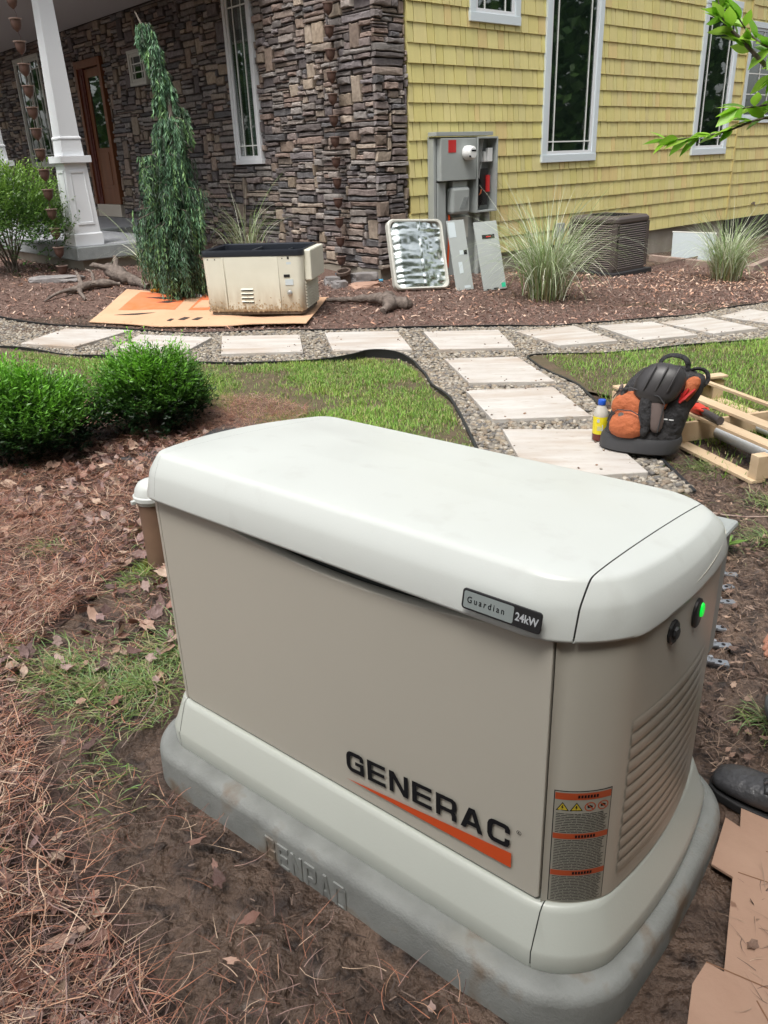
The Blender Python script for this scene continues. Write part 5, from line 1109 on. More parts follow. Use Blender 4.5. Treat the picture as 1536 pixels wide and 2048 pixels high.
def blob(cx, cy, cz, hx, hy, hz, rot=None, e=2.4, rows=9, n=20):
    rs = []
    for k in range(rows):
        f = -PI/2+PI*k/(rows-1); c = max(math.cos(f), .03)**(2/e); s = math.copysign(abs(math.sin(f))**(2/e), math.sin(f))
        rs.append([Vector((p.x, p.y, s*hz)) for p in sup(0, 0, 0, hx*c, hy*c, e, n)])
    m4 = Matrix.Translation((cx, cy, cz)) @ (rot or Matrix.Identity(4)); return [[m4 @ v for v in r] for r in rs]
mb.rings(blob(.02, -.075, .37, .105, .06, .105, Matrix.Rotation(R(12), 4, 'Y') @ Matrix.Rotation(R(-14), 4, 'X'))); sh_ = mb.build('hard_pocket', 'bagshell', bag, smooth=True)
mb = MB()
for dx in (-.05, .0, .05): mb.tube([(.02+dx+.018*math.sin(q), -.075-.064*math.cos(q*.85)-.000, .37+.103*math.sin(q)) for q in np.linspace(-.2, 1.35, 9)], .004, 6)
mb.build('ridge', 'bagshell', sh_, smooth=True)
mb = MB(); mb.rings(blob(-.06, -.10, .155, .085, .045, .075)); mb.build('lower_pocket', 'bagorange', bag, smooth=True)
mb = MB(); mb.rings(blob(-.055, -.085, .245, .105, .035, .075, Matrix.Rotation(R(10), 4, 'Y'))); mb.build('upper_pocket', 'bagorange', bag, smooth=True)
mb = MB(); mb.rings(blob(.0, -.118, .225, .030, .022, .125, Matrix.Rotation(R(-10), 4, 'Y'))); mb.rings(blob(-.125, -.085, .245, .016, .02, .11, Matrix.Rotation(R(6), 4, 'Y'))); mb.build('side_strap', 'bagblack', bag, smooth=True)
mb = MB(); mb.rings(blob(.045, -.112, .225, .034, .02, .10, Matrix.Rotation(R(-14), 4, 'Y'))); mb.build('mesh_pocket', 'bagbrown', bag, smooth=True); mb = MB(); mb.rings(blob(-.138, -.075, .285, .012, .02, .07)); mb.build('mesh_pocket', 'bagbrown', bag, smooth=True)
mb = MB(); mb.rings(blob(.02, -.095, .275, .06, .03, .05)); mb.build('orange_gusset', 'bagorange', bag, smooth=True)
mb = MB(); mb.rings(blob(.125, .02, .27, .062, .07, .15, Matrix.Rotation(R(16), 4, 'Y'))); fl_ = mb.build('open_flap', 'bagblack', bag, smooth=True)
mb = MB(); mb.rings(blob(.135, -.035, .33, .038, .025, .085, Matrix.Rotation(R(20), 4, 'Y'))); mb.build('flap_lining', 'bagorange', fl_, smooth=True)
mb = MB()
for k in range(6): mb.tube([(.10+k*.008, -.065-.004*(k % 2), .25+.01*k), (.125+k*.009, -.062, .33+.012*(k % 3))], .006, 6)
mb.build('tool_handles', 'red', bag, smooth=True)
mb = MB(); mb.tube(catmull([(-.01, .0, .42), (-.005, .0, .475), (.03, .0, .500), (.085, .0, .49), (.11, 0, .45), (.105, 0, .40)], 5), .007, 8, sq=1.8); mb.tube(catmull([(.10, .03, .41), (.15, .03, .435), (.19, .03, .42), (.205, .03, .375), (.18, .03, .33)], 5), .007, 8, sq=1.8); mb.build('carry_handle', 'bagblack', bag, smooth=True)
mb = MB()
mb.tube([(-.155, -.105, .16), (-.15, -.115, .2), (-.12, -.132, .235), (-.06, -.14, .238), (-.02, -.145, .22), (.0, -.146, .17)], .003, 5)
mb.tube([(-.16, -.09, .28), (-.14, -.1, .335), (-.09, -.118, .35), (.04, -.142, .325), (.07, -.14, .29), (.075, -.14, .14)], .003, 5); mb.build('zip', 'bagrubber', bag, smooth=True)
mb = MB(); mb.lathe([(.012, 0), (.012, .004)], 12); mm = Matrix.Translation((-.10, -.128, .21)) @ XR; mb.v = [tuple(mm @ Vector(v)) for v in mb.v]; mb.build('round_tag', 'steel', bag)
mb = MB(); mb.box(.075, .10, -.113, -.110, .20, .206); mb.box(.105, .125, -.108, -.105, .198, .203); mb.box(.07, .076, -.113, -.110, .195, .212); mb.build('small_print', 'white', bag)
def slump(o):
    me = o.data; me.transform(Matrix(((1.06, 0, .15, -.01), (0, 1, .08, 0), (0, 0, .91, 0), (0, 0, 0, 1))))
for o in list(bag.children): slump(o); [slump(c) for c in o.children]
bt = thing('drink_bottle', 'nearly empty drink bottle with yellow label and blue cap beside the backpack', 'bottle', (1.105, 3.86, .045))
def dm_bottle(): pass
mb = MB(); mb.lathe([(0, .0), (.030, .0), (.036, .006), (.0365, .03), (.036, .125), (.036, .135), (.030, .160), (.017, .182), (.016, .19), (0, .19)], 24, caps=False); mb.build('shell', 'bottle', bt, smooth=True)
mb = MB(); mb.lathe([(.0372, .038), (.0374, .04), (.0374, .125), (.0372, .127)], 24, caps=False); yl = mb.build('label', 'ylabel', bt, smooth=True)
mb = MB(); mb.lathe([(.0368, .004), (.0374, .007), (.0374, .0375)], 24, caps=False); mb.build('drink', 'juice', bt, smooth=True)
mb = MB(); mb.lathe([(.0185, .184), (.0195, .186), (.0195, .206), (.018, .209), (0, .209)], 24, caps=False); mb.build('cap', 'bluecap', bt, smooth=True)
mb = MB(); m4 = Matrix.Rotation(R(-110), 4, 'Z'); mb.box(.0376, .0380, -.014, -.002, .10, .118, m4); mb.box(.0376, .0380, -.012, .012, .06, .064, m4); mb.box(.0376, .0380, -.010, .012, .068, .071, m4); mb.box(.0376, .0380, -.012, .006, .076, .079, m4); mb.box(.0372, .0380, .012, .016, .05, .09, m4); mb.build('label_print', 'sticker', yl)
# crate: local y runs toward the viewer
cr = thing('shipping_crate', 'long pine shipping crate frame lying on the lawn edge behind the backpack', 'crate', (1.30, 4.42, .012), math.atan2(-.961, .276)+PI/2)
LEN = 1.19
def board(name, x0, x1, y0, y1, z0, z1):
    mb = MB(); mb.box(x0, x1, -y1, -y0, z0, z1); return mb.build(name, 'pine', cr, bevel=.002)
for x0, x1 in ((.0, .075), (.34, .41), (.66, .74)): board('bottom_board', x0, x1, .0, LEN, 0, .016)
for y0 in (.0, LEN-.05): 
    for x0, x1 in ((.02, .09), (.35, .42), (.665, .735)): board('block', x0, x1, y0, y0+.05, .0162, .125)
board('end_rail', .09, .35, .0, .018, .017, .124); board('end_rail', .42, .665, .0, .018, .017, .124); board('end_rail', .10, .35, LEN-.02, LEN-.002, .017, .124); board('end_rail', .42, .665, LEN-.02, LEN-.002, .017, .124)
for x0, x1 in ((.115, .185), (.30, .37), (.57, .60)): board('top_board', x0, x1, -.01, LEN+.01, .126, .142)
board('cross_board', .02, .74, .0, .07, .1425, .156); board('cross_rail', .0, .74, .62, .64, .0165, .118)
for x, z, nm in ((.235, .052, 'silver duct pipe nearest the viewer inside the crate'), (.49, .052, 'silver duct pipe on the lawn side of the crate')):
    mb = MB(); mb.tube([(0, -.66, 0), (0, -(LEN-.03), 0)], .034, 20); o = mb.build('metal_pipe', 'pipe', smooth=True)
    q = Matrix.Rotation(cr.rotation_euler[2], 4, 'Z') @ Vector((x, 0, z)); o.location = (cr.location[0]+q.x, cr.location[1]+q.y, cr.location[2]+q.z); o.rotation_euler = (0, 0, cr.rotation_euler[2]); tag(o, nm, 'pipe', 'silver pipes lying in the crate')
# press tool
q = Matrix.Rotation(cr.rotation_euler[2], 4, 'Z') @ Vector((.145, -.58, 0))
tl = thing('cordless_tool', 'red and black handled ratchet tool lying on the crate boards', 'tool', (cr.location[0]+q.x, cr.location[1]+q.y, .012+.143), cr.rotation_euler[2]-PI/2+R(-6))
mb = MB(); mb.rings([[Vector((x, y*w2, .024+z*h2)) for y, z in ((-1, -.7), (-.7, -1), (.7, -1), (1, -.7), (1, .7), (.7, 1), (-.7, 1), (-1, .7))] for x, w2, h2 in ((-.13, .014, .016), (-.12, .022, .023), (-.03, .025, .024), (.04, .024, .023), (.06, .018, .018))]); mb.build('body', 'toolred', tl, smooth=True, auto=50)
mb = MB(); mb.box(-.10, -.01, -.016, .016, .047, .052); mb.build('grip_inlay', 'toolgrey', tl, bevel=.003)
mb = MB(); mb.tube([(.05, 0, .026), (.08, 0, .024), (.20, 0, .020), (.215, 0, .021)], [.012, .017, .0175, .020], 14); mb.build('handle', 'toolgrey', tl, smooth=True)
mb = MB(); mb.tube([(.03, -.02, .03), (.06, -.024, .036), (.085, -.012, .032)], .007, 8); mb.tube([(.03, .02, .03), (.06, .024, .036), (.085, .012, .032)], .007, 8); mb.build('yoke', 'toolred', tl, smooth=True)
mb = MB(); mb.tube([(-.13, 0, .024), (-.20, 0, .022), (-.23, .01, .024)], [.012, .010, .012], 10); mb.build('nose', 'steel', tl, smooth=True)

# ------------------------------------------------------------------ logs, rocks, drain
def log(name, label, parts, cat='driftwood', m='drift'):
    o3 = parts[0][0][0]; z0 = h1(o3[0], o3[1]); mb = MB()
    for pts, rad in parts:
        c = catmull([(p[0], p[1], h1(p[0], p[1])+p[2]) for p in pts], 5); n = len(c); rr = np.interp(np.linspace(0, 1, n), np.linspace(0, 1, len(rad)), rad)
        rs_ = [r*random.uniform(.68, 1.25) for r in rr]; c = [tuple(np.array(p)+RNG.normal(0, .15, 3)*r*np.array([1, 1, .4])) for p, r in zip(c, rr)]
        mb.tube(c, rs_, 9)
    o = mb.build(name, m, smooth=True, auto=60, origin=(o3[0], o3[1], z0)); return tag(o, label, cat)
log('driftwood_branch', 'forked grey driftwood branch lying in front of the porch corner', [([(-2.75, 8.95, .03), (-2.95, 8.9, .06), (-3.12, 8.8, .05), (-3.25, 8.7, .03)], [.02, .045, .05, .03]), ([(-3.12, 8.8, .05), (-3.3, 8.62, .06), (-3.42, 8.5, .02)], [.035, .02, .008]), ([(-3.1, 8.8, .06), (-3.2, 9.0, .12), (-3.28, 9.15, .13)], [.03, .02, .008]), ([(-3.15, 8.78, .05), (-3.05, 8.6, .03), (-3.0, 8.5, .015)], [.03, .02, .01]), ([(-3.0, 8.85, .06), (-3.05, 9.0, .14), (-3.15, 9.1, .16)], [.025, .015, .006])])
log('driftwood_log', 'broken grey driftwood log with splintered end beside the weeping cypress', [([(-2.42, 8.85, .03), (-2.65, 9.0, .06), (-2.85, 9.15, .09), (-2.95, 9.25, .12)], [.03, .06, .08, .06]), ([(-2.85, 9.15, .12), (-3.05, 9.2, .17), (-3.12, 9.18, .17)], [.05, .03, .01]), ([(-2.82, 9.15, .14), (-2.84, 9.2, .24), (-2.86, 9.2, .26)], [.04, .02, .006])])
log('driftwood_log', 'smooth grey driftwood log with a thick knee right of the old generator', [([(-.52, 8.62, .04), (-.25, 8.55, .05), (.0, 8.40, .075), (.12, 8.25, .085)], [.025, .035, .045, .07]), ([(.12, 8.3, .09), (.13, 8.05, .07), (.06, 7.9, .03)], [.08, .065, .03]), ([(.12, 8.25, .07), (.26, 8.2, .06), (.30, 8.18, .05)], [.06, .07, .05])])
def rock(name, label, x, y, sx, sy, sz, rz, m, cat='rock', seed=1, group=None):
    bm = bmesh.new(); bmesh.ops.create_icosphere(bm, subdivisions=3, radius=1); rn = np.random.default_rng(seed)
    for v in bm.verts:
        c = v.co; k = 1+.35*(float(vn(c.x+3*c.z, c.y+seed, 1.3, 11))-.5)+.15*(float(vn(c.x, c.y+c.z, 4, 12))-.5); c = c*k; q = 1.5
        v.co = Vector((math.copysign(min(abs(c.x), .82), c.x)*sx, math.copysign(min(abs(c.y), .82), c.y)*sy, max(min(c.z, .55), -.5)*sz))
    me = bpy.data.meshes.new(name); bm.to_mesh(me); bm.free(); o = link(name, me, m); o.location = (x, y, h1(x, y)+sz*.3); o.rotation_euler = (0, 0, rz); return tag(o, label, cat, group)
rock('flat_stone', 'flat grey splash stone under the left rain chain', -3.55, 9.30, .36, .16, .06, -.1, 'rock', seed=3)
rock('flat_stone', 'flat orange brown stone by the drain under the wall rain chain', -.13, 9.72, .22, .16, .06, .4, 'sandrock', seed=5)
rock('grey_rock', 'small grey rock left of the drain pipe', -.52, 9.95, .12, .10, .12, .2, 'rock', seed=6)
rock('grey_rock', 'pale bluish rock in front of the drain pipe', -.42, 9.72, .13, .09, .10, .9, 'rock', seed=9)
rock('grey_rock', 'dark wedge of rock behind the drain pipe against the wall', -.15, 10.12, .22, .12, .14, .3, 'rock', seed=12)
mb = MB(); mb.rings([[Vector((r*math.cos(2*PI*k/20), r*math.sin(2*PI*k/20), z)) for k in range(20)] for r, z in ((.075, -.06), (.075, .12), (.092, .13), (.092, .165), (.078, .17), (.068, .165), (.066, .02))], caps=False); mb.add([(.066*math.cos(2*PI*k/20), .066*math.sin(2*PI*k/20), .02) for k in range(20)], [tuple(range(20))])
o = mb.build('drain_pipe', 'clay', smooth=True); o.location = (-.36, 10.02, .01); o.rotation_euler = (R(14), R(-8), 0); tag(o, 'upright dark clay drain pipe below the wall rain chain', 'drain pipe')
mb = MB(); mb.tube([(*hw(-.10, .75)[:2], .045), (*hw(-.12, .4)[:2], .03), (*hw(-.12, .05)[:2], .02), (*hw(-.05, -.10)[:2], .018)], .018, 8); tag(mb.build('blue_hose', 'blue', smooth=True, origin=hw(-.12, .4)), 'short blue hose lying along the foot of the stone wall', 'hose')
draped_f = draped('weed_fabric', [(-1.05, 3.6), (-.75, 3.75), (-.55, 4.2), (-.62, 4.5), (-.85, 4.5), (-1.0, 4.1), (-1.35, 3.9)], 'fabric', .016, .002, .04, .05, origin=(-.8, 4.1, 0)); tag(draped_f, 'black weed barrier fabric showing through the litter by the round shrubs', 'weed fabric')
log('yellow_cloth', 'yellow cloth strip lying on the back edge of the cardboard', [([(-2.35, 8.63, .06), (-2.2, 8.66, .065), (-2.05, 8.64, .06), (-1.95, 8.62, .055)], [.012, .03, .035, .02])], 'cloth', 'glove')
log('plastic_wrap', 'crumpled clear plastic wrap behind the yellow cloth', [([(-2.05, 8.52, .055), (-1.95, 8.56, .06), (-1.85, 8.54, .06), (-1.8, 8.52, .05)], [.01, .03, .028, .01])], 'wrap', 'bag_clear')
log('long_twig', 'thin pale twig lying across the mud beside the grass tuft', [([(-.62, 2.20, .05), (-.72, 2.03, .03), (-.66, 1.88, .03), (-.67, 1.76, .03), (-.70, 1.66, .02)], [.0008, .0014, .0015, .0015, .001])], 'twig', 'timber')
log('long_twig', 'long curved root lying on the mud below the crate', [([(1.25, 3.05, .02), (1.38, 2.95, .02), (1.55, 2.92, .02), (1.75, 2.98, .03)], [.002, .004, .004, .003])], 'twig', 'timber')

# ------------------------------------------------------------------ plants
def ornamental(name, label, x, y, n, L, spread=.12, hgt=None, cols=None, group=None, stems=True):
    z = h1(x, y); t = thing(name, label, 'ornamental grass', (x, y, z-.01), 0, group)
    a = RNG.uniform(0, 6.3, n); q = np.abs(RNG.normal(0, spread*.55, n)); c = pick(n, cols or [(.36, .44, .24), (.52, .58, .42), (.26, .36, .15), (.66, .68, .54), (.20, .30, .10)], jit=.15)
    e0 = np.clip(RNG.normal(1.38, .12, n), 1.0, 1.57); cv = RNG.uniform(.5, 2.6, n); Ls = RNG.uniform(L*.55, L*1.12, n)
    az = a+RNG.normal(0, .7, n)
    blades('foliage', np.cos(a)*q, np.sin(a)*q, RNG.uniform(0, .15, n), Ls, RNG.uniform(.006, .012, n), e0, cv, c, 'blade', 9, az=az, parent=t, tipcol=c*1.2, twist=RNG.uniform(.4, 2.6, n))
    m_ = n//3; a = RNG.uniform(0, 6.3, m_); q = np.abs(RNG.normal(0, spread*.6, m_))
    blades('stems', np.cos(a)*q, np.sin(a)*q, np.zeros(m_)-.02, RNG.uniform(.3, .6, m_)*L, RNG.uniform(.005, .009, m_), RNG.uniform(1.2, 1.55, m_), RNG.uniform(0, .3, m_), pick(m_, [(.30, .30, .14), (.36, .28, .16)]), 'blade', 3, az=a, parent=t)
    return t
og = 'clumps of striped ornamental grass'
ornamental('striped_grass', 'tall arching striped grass clump left of the brown air conditioner', 1.86, 9.0, 620, 1.22, .22, group=og)
ornamental('striped_grass', 'striped grass clump right of the leaning pale sheet', 4.62, 10.9, 480, .95, .18, group=og)
ornamental('striped_grass', 'sparse striped grass against the stone wall behind the old generator', -1.72, 11.4, 90, 1.15, .22, group=og)
ornamental('striped_grass', 'low pale grass clump under the weeping cypress', -2.45, 9.15, 60, .8, .08, group=og)
# leafy shrubs: shoots with leaf pairs
LT = np.array([(0, 0, 0), (.45, -.19, .05), (1, 0, -.02), (.45, .19, .05)]); LTF = [[0, 1, 2, 3]]
def shoots(px, py, pz, L, dirs, nl, ls, cols, tip, name, m, parent, aspect=1.0, spread=.9):
    """leaves along straight shoots; dirs (n,3) unit"""
    n = len(px); N = n*nl; t = np.tile(np.linspace(.12, 1, nl), n); b = np.repeat(np.arange(n), nl)
    P = np.stack([px, py, pz], -1)[b]+dirs[b]*(L[b]*t)[:, None]
    az = np.arctan2(dirs[b, 1], dirs[b, 0])+RNG.uniform(-spread, spread, N)*2.0; el = np.arcsin(np.clip(dirs[b, 2], -1, 1))*.6+RNG.normal(0, .35, N)
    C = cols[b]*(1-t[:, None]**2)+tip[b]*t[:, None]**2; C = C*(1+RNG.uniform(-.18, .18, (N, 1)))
    s = ls*RNG.uniform(.7, 1.25, N)*(1-.25*t); S3 = np.stack([s, s*aspect, s], -1)
    return stamp(name, LT, LTF, P, rotm(az, -el, RNG.normal(0, .6, N)), S3, C, m, parent)
def shrub(name, label, x, y, rx, rz, n, cdark, clight, ls, nl, cat='shrub', stemh=.0, aspect=1, L=(.05, .13), group=None, flat=.5, seed=0):
    z = h1(x, y); t = thing(name, label, cat, (x, y, z), 0, group); rg = np.random.default_rng(seed)
    d = RNG.normal(0, 1, (n, 3)); d[:, 2] = np.abs(d[:, 2])*1.1-.45; d /= np.linalg.norm(d, axis=1)[:, None]
    lump = .72+.62*vn(np.arctan2(d[:, 1], d[:, 0])*1.3+9, d[:, 2]*2.2+seed, 1.6, 17+seed)
    r = np.clip(RNG.random(n)**.38, .25, 1)*lump
    px, py, pz = d[:, 0]*r*rx, d[:, 1]*r*rx, stemh+rz*.40+d[:, 2]*r*rz*.58
    up = d*.75+np.array([0, 0, .75])+RNG.normal(0, .25, (n, 3)); up /= np.linalg.norm(up, axis=1)[:, None]
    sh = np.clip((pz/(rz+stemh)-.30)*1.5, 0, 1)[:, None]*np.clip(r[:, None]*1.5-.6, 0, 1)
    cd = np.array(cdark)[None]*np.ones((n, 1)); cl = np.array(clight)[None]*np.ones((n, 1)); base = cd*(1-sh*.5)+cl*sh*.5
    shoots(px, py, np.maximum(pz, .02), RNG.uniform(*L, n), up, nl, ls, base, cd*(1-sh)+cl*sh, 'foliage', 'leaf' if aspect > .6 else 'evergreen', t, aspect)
    mb = MB()
    for k in range(16):
        a = 2*PI*k/16+random.uniform(-.2, .2); q = random.uniform(.3, .85); e = (math.cos(a)*rx*q, math.sin(a)*rx*q, stemh+rz*random.uniform(.45, .85))
        mb.tube([(random.uniform(-.05, .05), random.uniform(-.05, .05), -.02), (e[0]*.35, e[1]*.35, e[2]*.45), e], [.012, .008, .003], 6)
    mb.build('branches', 'bark', t, smooth=True)
    return t
sg = 'round bright green shrubs in the foreground bed'
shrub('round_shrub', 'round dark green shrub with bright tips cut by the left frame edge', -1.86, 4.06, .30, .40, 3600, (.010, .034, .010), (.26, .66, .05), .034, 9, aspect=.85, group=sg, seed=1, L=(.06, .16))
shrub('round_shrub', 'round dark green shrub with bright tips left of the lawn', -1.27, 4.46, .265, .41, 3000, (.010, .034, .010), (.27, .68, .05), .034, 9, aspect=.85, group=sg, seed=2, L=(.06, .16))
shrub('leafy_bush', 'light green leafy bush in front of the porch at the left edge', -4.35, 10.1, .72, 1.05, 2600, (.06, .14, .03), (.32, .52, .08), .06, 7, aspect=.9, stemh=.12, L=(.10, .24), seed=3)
# weeping cypress
cx, cy = -2.06, 8.60; cz = h1(cx, cy); t = thing('weeping_cypress', 'tall narrow weeping blue green cypress in front of the stone wall', 'tree', (cx, cy, cz))
TR = [(0, 0, -.05), (.02, 0, .6), (.05, 0, 1.2), (.15, 0, 1.55), (.15, 0, 1.85), (.10, 0, 2.08), (.06, 0, 2.25), (.01, 0, 2.42), (-.05, 0, 2.57)]
mb = MB(); tc = catmull(TR, 6); mb.tube(tc, list(np.linspace(.045, .006, len(tc))), 8); trk = mb.build('trunk', 'bark', t, smooth=True)
PX = []; D = []; LL = []; CC = []; brs = MB()
env = [(0, .14), (.25, .27), (.6, .33), (.95, .33), (1.28, .26), (1.45, .13), (1.65, .19), (1.85, .12), (2.05, .03), (2.3, .09), (2.5, .02)]
for k in range(185):
    zt = random.random()**1.2*2.38+.08; rmax = np.interp(zt, [e[0] for e in env], [e[1] for e in env]); i = min(range(len(tc)), key=lambda j: abs(tc[j][2]-zt)); b0 = Vector(tc[i])
    a = random.uniform(0, 2*PI); q = rmax*random.uniform(.45, 1.1)
    if 1.42 < zt < 1.56 and random.random() < .6: continue
    tipp = b0+Vector((math.cos(a)*q, math.sin(a)*q, random.uniform(-.02, .10)*min(1, zt)))
    brs.tube([b0, b0.lerp(tipp, .5)+Vector((0, 0, .05)), tipp], [.008, .006, .003], 5)
    ns = int((24+26*random.random())*(1 if zt < 1.5 else .6))
    for s in range(ns):
        u = random.random()**.6; p = b0.lerp(tipp, u)+Vector((0, 0, .05*math.sin(PI*u))); hl = random.uniform(.12, .42)*(1 if zt < 1.5 else .45)
        hl = min(hl, max(.06, p.z+.0))
        PX.append(tuple(p+Vector((random.gauss(0, .03 if zt < 1.6 else .016), random.gauss(0, .03 if zt < 1.6 else .016), 0)))); LL.append(hl); D.append(a+random.gauss(0, .9))
brs.build('branches', 'bark', t, smooth=True)
D = np.array(D); PX = np.array(PX); LL = np.array(LL); n = len(PX); cshade = pick(n, [(.055, .12, .065), (.085, .17, .095), (.028, .06, .035), (.115, .23, .115), (.15, .27, .10), (.04, .06, .035)], jit=.25)
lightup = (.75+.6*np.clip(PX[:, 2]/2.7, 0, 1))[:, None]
K = 8; SP = []; SD = []; SCC = []
for k in range(K):
    tt = (k+.5)/K; off = np.stack([np.cos(D), np.sin(D), np.zeros(n)], -1)*(.10*LL*tt**.5)[:, None]
    P = PX+off-np.array([0, 0, 1])*(LL*tt**1.15)[:, None]
    for sgn in (-1, 1):
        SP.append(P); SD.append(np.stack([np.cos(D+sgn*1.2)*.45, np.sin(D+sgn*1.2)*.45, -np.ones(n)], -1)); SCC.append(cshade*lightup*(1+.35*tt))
SP = np.concatenate(SP); SD = np.concatenate(SD); SCC = np.concatenate(SCC); SD /= np.linalg.norm(SD, axis=1)[:, None]; keep = SP[:, 2] > .01; SP, SD, SCC = SP[keep], SD[keep], SCC[keep]
N = len(SP); NT = np.array([(0, 0, 0), (.5, -.09, .02), (1, 0, 0), (.5, .09, .02)])
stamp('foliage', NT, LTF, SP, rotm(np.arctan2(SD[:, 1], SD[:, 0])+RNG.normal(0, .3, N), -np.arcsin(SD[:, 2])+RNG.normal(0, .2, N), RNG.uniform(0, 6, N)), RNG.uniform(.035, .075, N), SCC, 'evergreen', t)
# sapling at the right edge: trunk out of frame, leafy branches reaching in
sx_, sy_ = 2.15, 3.35; t = thing('sapling', 'young tree reaching bright green leafy branches in from the right edge', 'tree', (sx_, sy_, h1(sx_, sy_)))
mb = MB(); mb.tube([(0, 0, -.05), (.02, .02, .6), (-.02, 0, 1.2), (.03, .02, 1.8), (.0, 0, 2.4), (.05, 0, 3.0)], [.028, .025, .021, .017, .012, .006], 10); mb.build('trunk', 'bark', t, smooth=True)
BR = [[(0, 0, 1.15), (-.35, -.15, 1.52), (-.72, -.33, 1.64), (-.88, -.35, 1.70), (-.98, -.36, 1.80)], [(-.72, -.33, 1.64), (-.80, -.34, 1.60)],
      [(0, 0, 1.05), (-.4, -.18, 1.38), (-.75, -.3, 1.47), (-.95, -.34, 1.43), (-1.14, -.36, 1.41)], [(-.5, -.2, 1.57), (-.62, -.25, 1.66), (-.70, -.3, 1.74)], [(-.83, -.35, 1.62), (-.93, -.36, 1.70), (-1.0, -.36, 1.76), (-1.03, -.36, 1.84)], [(-.6, -.25, 1.58), (-.75, -.3, 1.52), (-.9, -.33, 1.5)], [(-.45, -.2, 1.41), (-.6, -.28, 1.45), (-.75, -.33, 1.53)],
      [(-.35, -.15, 1.35), (-.5, -.2, 1.40), (-.68, -.28, 1.37)], [(0, 0, 1.8), (.2, .1, 2.1), (.4, .2, 2.2)], [(0, 0, 1.5), (.1, -.3, 1.9), (.2, -.5, 2.1)], [(0, 0, 2.2), (-.2, .2, 2.5), (-.3, .4, 2.6)]]
mb = MB(); LP = []; LD = []
for b in BR:
    c = catmull(b, 5); mb.tube(c, list(np.linspace(.0075, .002, len(c))), 6)
    for i in range(3, len(c)):
        p = Vector(c[i]); d = (Vector(c[i])-Vector(c[i-1])).normalized()
        for s in range(4):
            if random.random() < .38: continue
            v = (d+Vector((random.gauss(0, .5), random.gauss(0, .5), random.gauss(-.05, .38)))*.9).normalized(); LP.append(tuple(p)); LD.append(tuple(v))
mb.build('branches', 'bark', t, smooth=True)
LP = np.array(LP); LD = np.array(LD); n = len(LP)
u_ = np.linspace(0, 1, 7); wv = np.array([0, .6, .95, 1, .8, .42, 0])*.23; LV_ = [(0, 0, 0)]; LFc = []
T8 = np.array([(u, s*w, .10*abs(s)*w*2-.10*u*u) for u, w in zip(u_, wv) for s in (-1, 0, 1)]); TF8 = []
for k in range(6): TF8 += [[3*k, 3*k+3, 3*k+4, 3*k+1], [3*k+1, 3*k+4, 3*k+5, 3*k+2]]
stamp('leaves', T8, TF8, LP, rotm(np.arctan2(LD[:, 1], LD[:, 0]), -np.arcsin(LD[:, 2]), RNG.normal(0, .5, n)), RNG.uniform(.055, .095, n), pick(n, [(.30, .56, .05), (.40, .66, .09), (.20, .44, .04)], jit=.15), 'leafbright', t, smooth=True)
# little weed by the generator end
x, y = 1.25, 2.66; t = thing('weed', 'small broad leaved weed in the mud at the far corner of the generator', 'plant', (x, y, 0))
n = 9; a = np.linspace(0, 5.6, n); stamp('leaves', T8, TF8, np.stack([np.cos(a)*.01, np.sin(a)*.01, .03+0*a], -1), rotm(a, -RNG.uniform(.1, .8, n), 0*a), RNG.uniform(.06, .10, n), pick(n, [(.20, .36, .08)], jit=.2), 'leaf', t)
mb = MB(); mb.tube([(0, 0, -.01), (0, 0, .04)], .003, 5); mb.build('stem', 'bark', t)
# woodland behind and beside the viewer (trees for the window panes, plus unseen leaves added for shade)
def woodland_and_screen(name, boxes, n):
    tot = []; cols = []
    for (x0, x1, y0, y1, z0, z1, w) in boxes:
        m_ = int(n*w); p = np.stack([RNG.uniform(x0, x1, m_), RNG.uniform(y0, y1, m_), z0+(z1-z0)*RNG.random(m_)], -1)
        k = vn(p[:, 0]+p[:, 1], p[:, 2]*1.3, .5, 201)*.6+vn(p[:, 0]-p[:, 1], p[:, 2], 1.1, 202)*.4 > .34+.3*((p[:, 2]-z0)/(z1-z0))**3
        tot.append(p[k])
    p = np.concatenate(tot); n = len(p); c = pick(n, [(.06, .13, .03), (.04, .09, .025), (.10, .19, .045)], jit=.25)
    o = stamp(name, LT*np.array([1, 2, 1]), LTF, p, rotm(RNG.uniform(0, 6.3, n), RNG.normal(0, .7, n), RNG.uniform(0, 6.3, n)), RNG.uniform(.25, .5, n), c, 'leaf')
    return tag(o, kind='stuff')
woodland_and_screen('woodland_and_screen', [(-14, 16, -12, -6, 1.2, 13, .45), (6.5, 12, -7, 3, 1.2, 11, .30), (-5, 8, -6, -2.2, 3.6, 9, .22), (2.3, 5.5, -4.5, -.5, .3, 5.5, .42), (16, 24, 7, 18.5, .5, 13, .28), (-26, -14, 8, 24, .5, 12, .28)], 84000)  # dense near right box is added, to darken the generator end
tk = MB()
for k in range(34):
    x, y = (random.uniform(-14, 16), random.uniform(-11, -6.5)) if k < 24 else (random.uniform(7, 11.5), random.uniform(-6, 2))
    tk.tube([(x, y, -.1), (x+random.uniform(-.3, .3), y, 5), (x+random.uniform(-.5, .5), y, 11)], [.2, .15, .06], 8)
tag(tk.build('woodland_trunks', 'bark', smooth=True), kind='stuff')

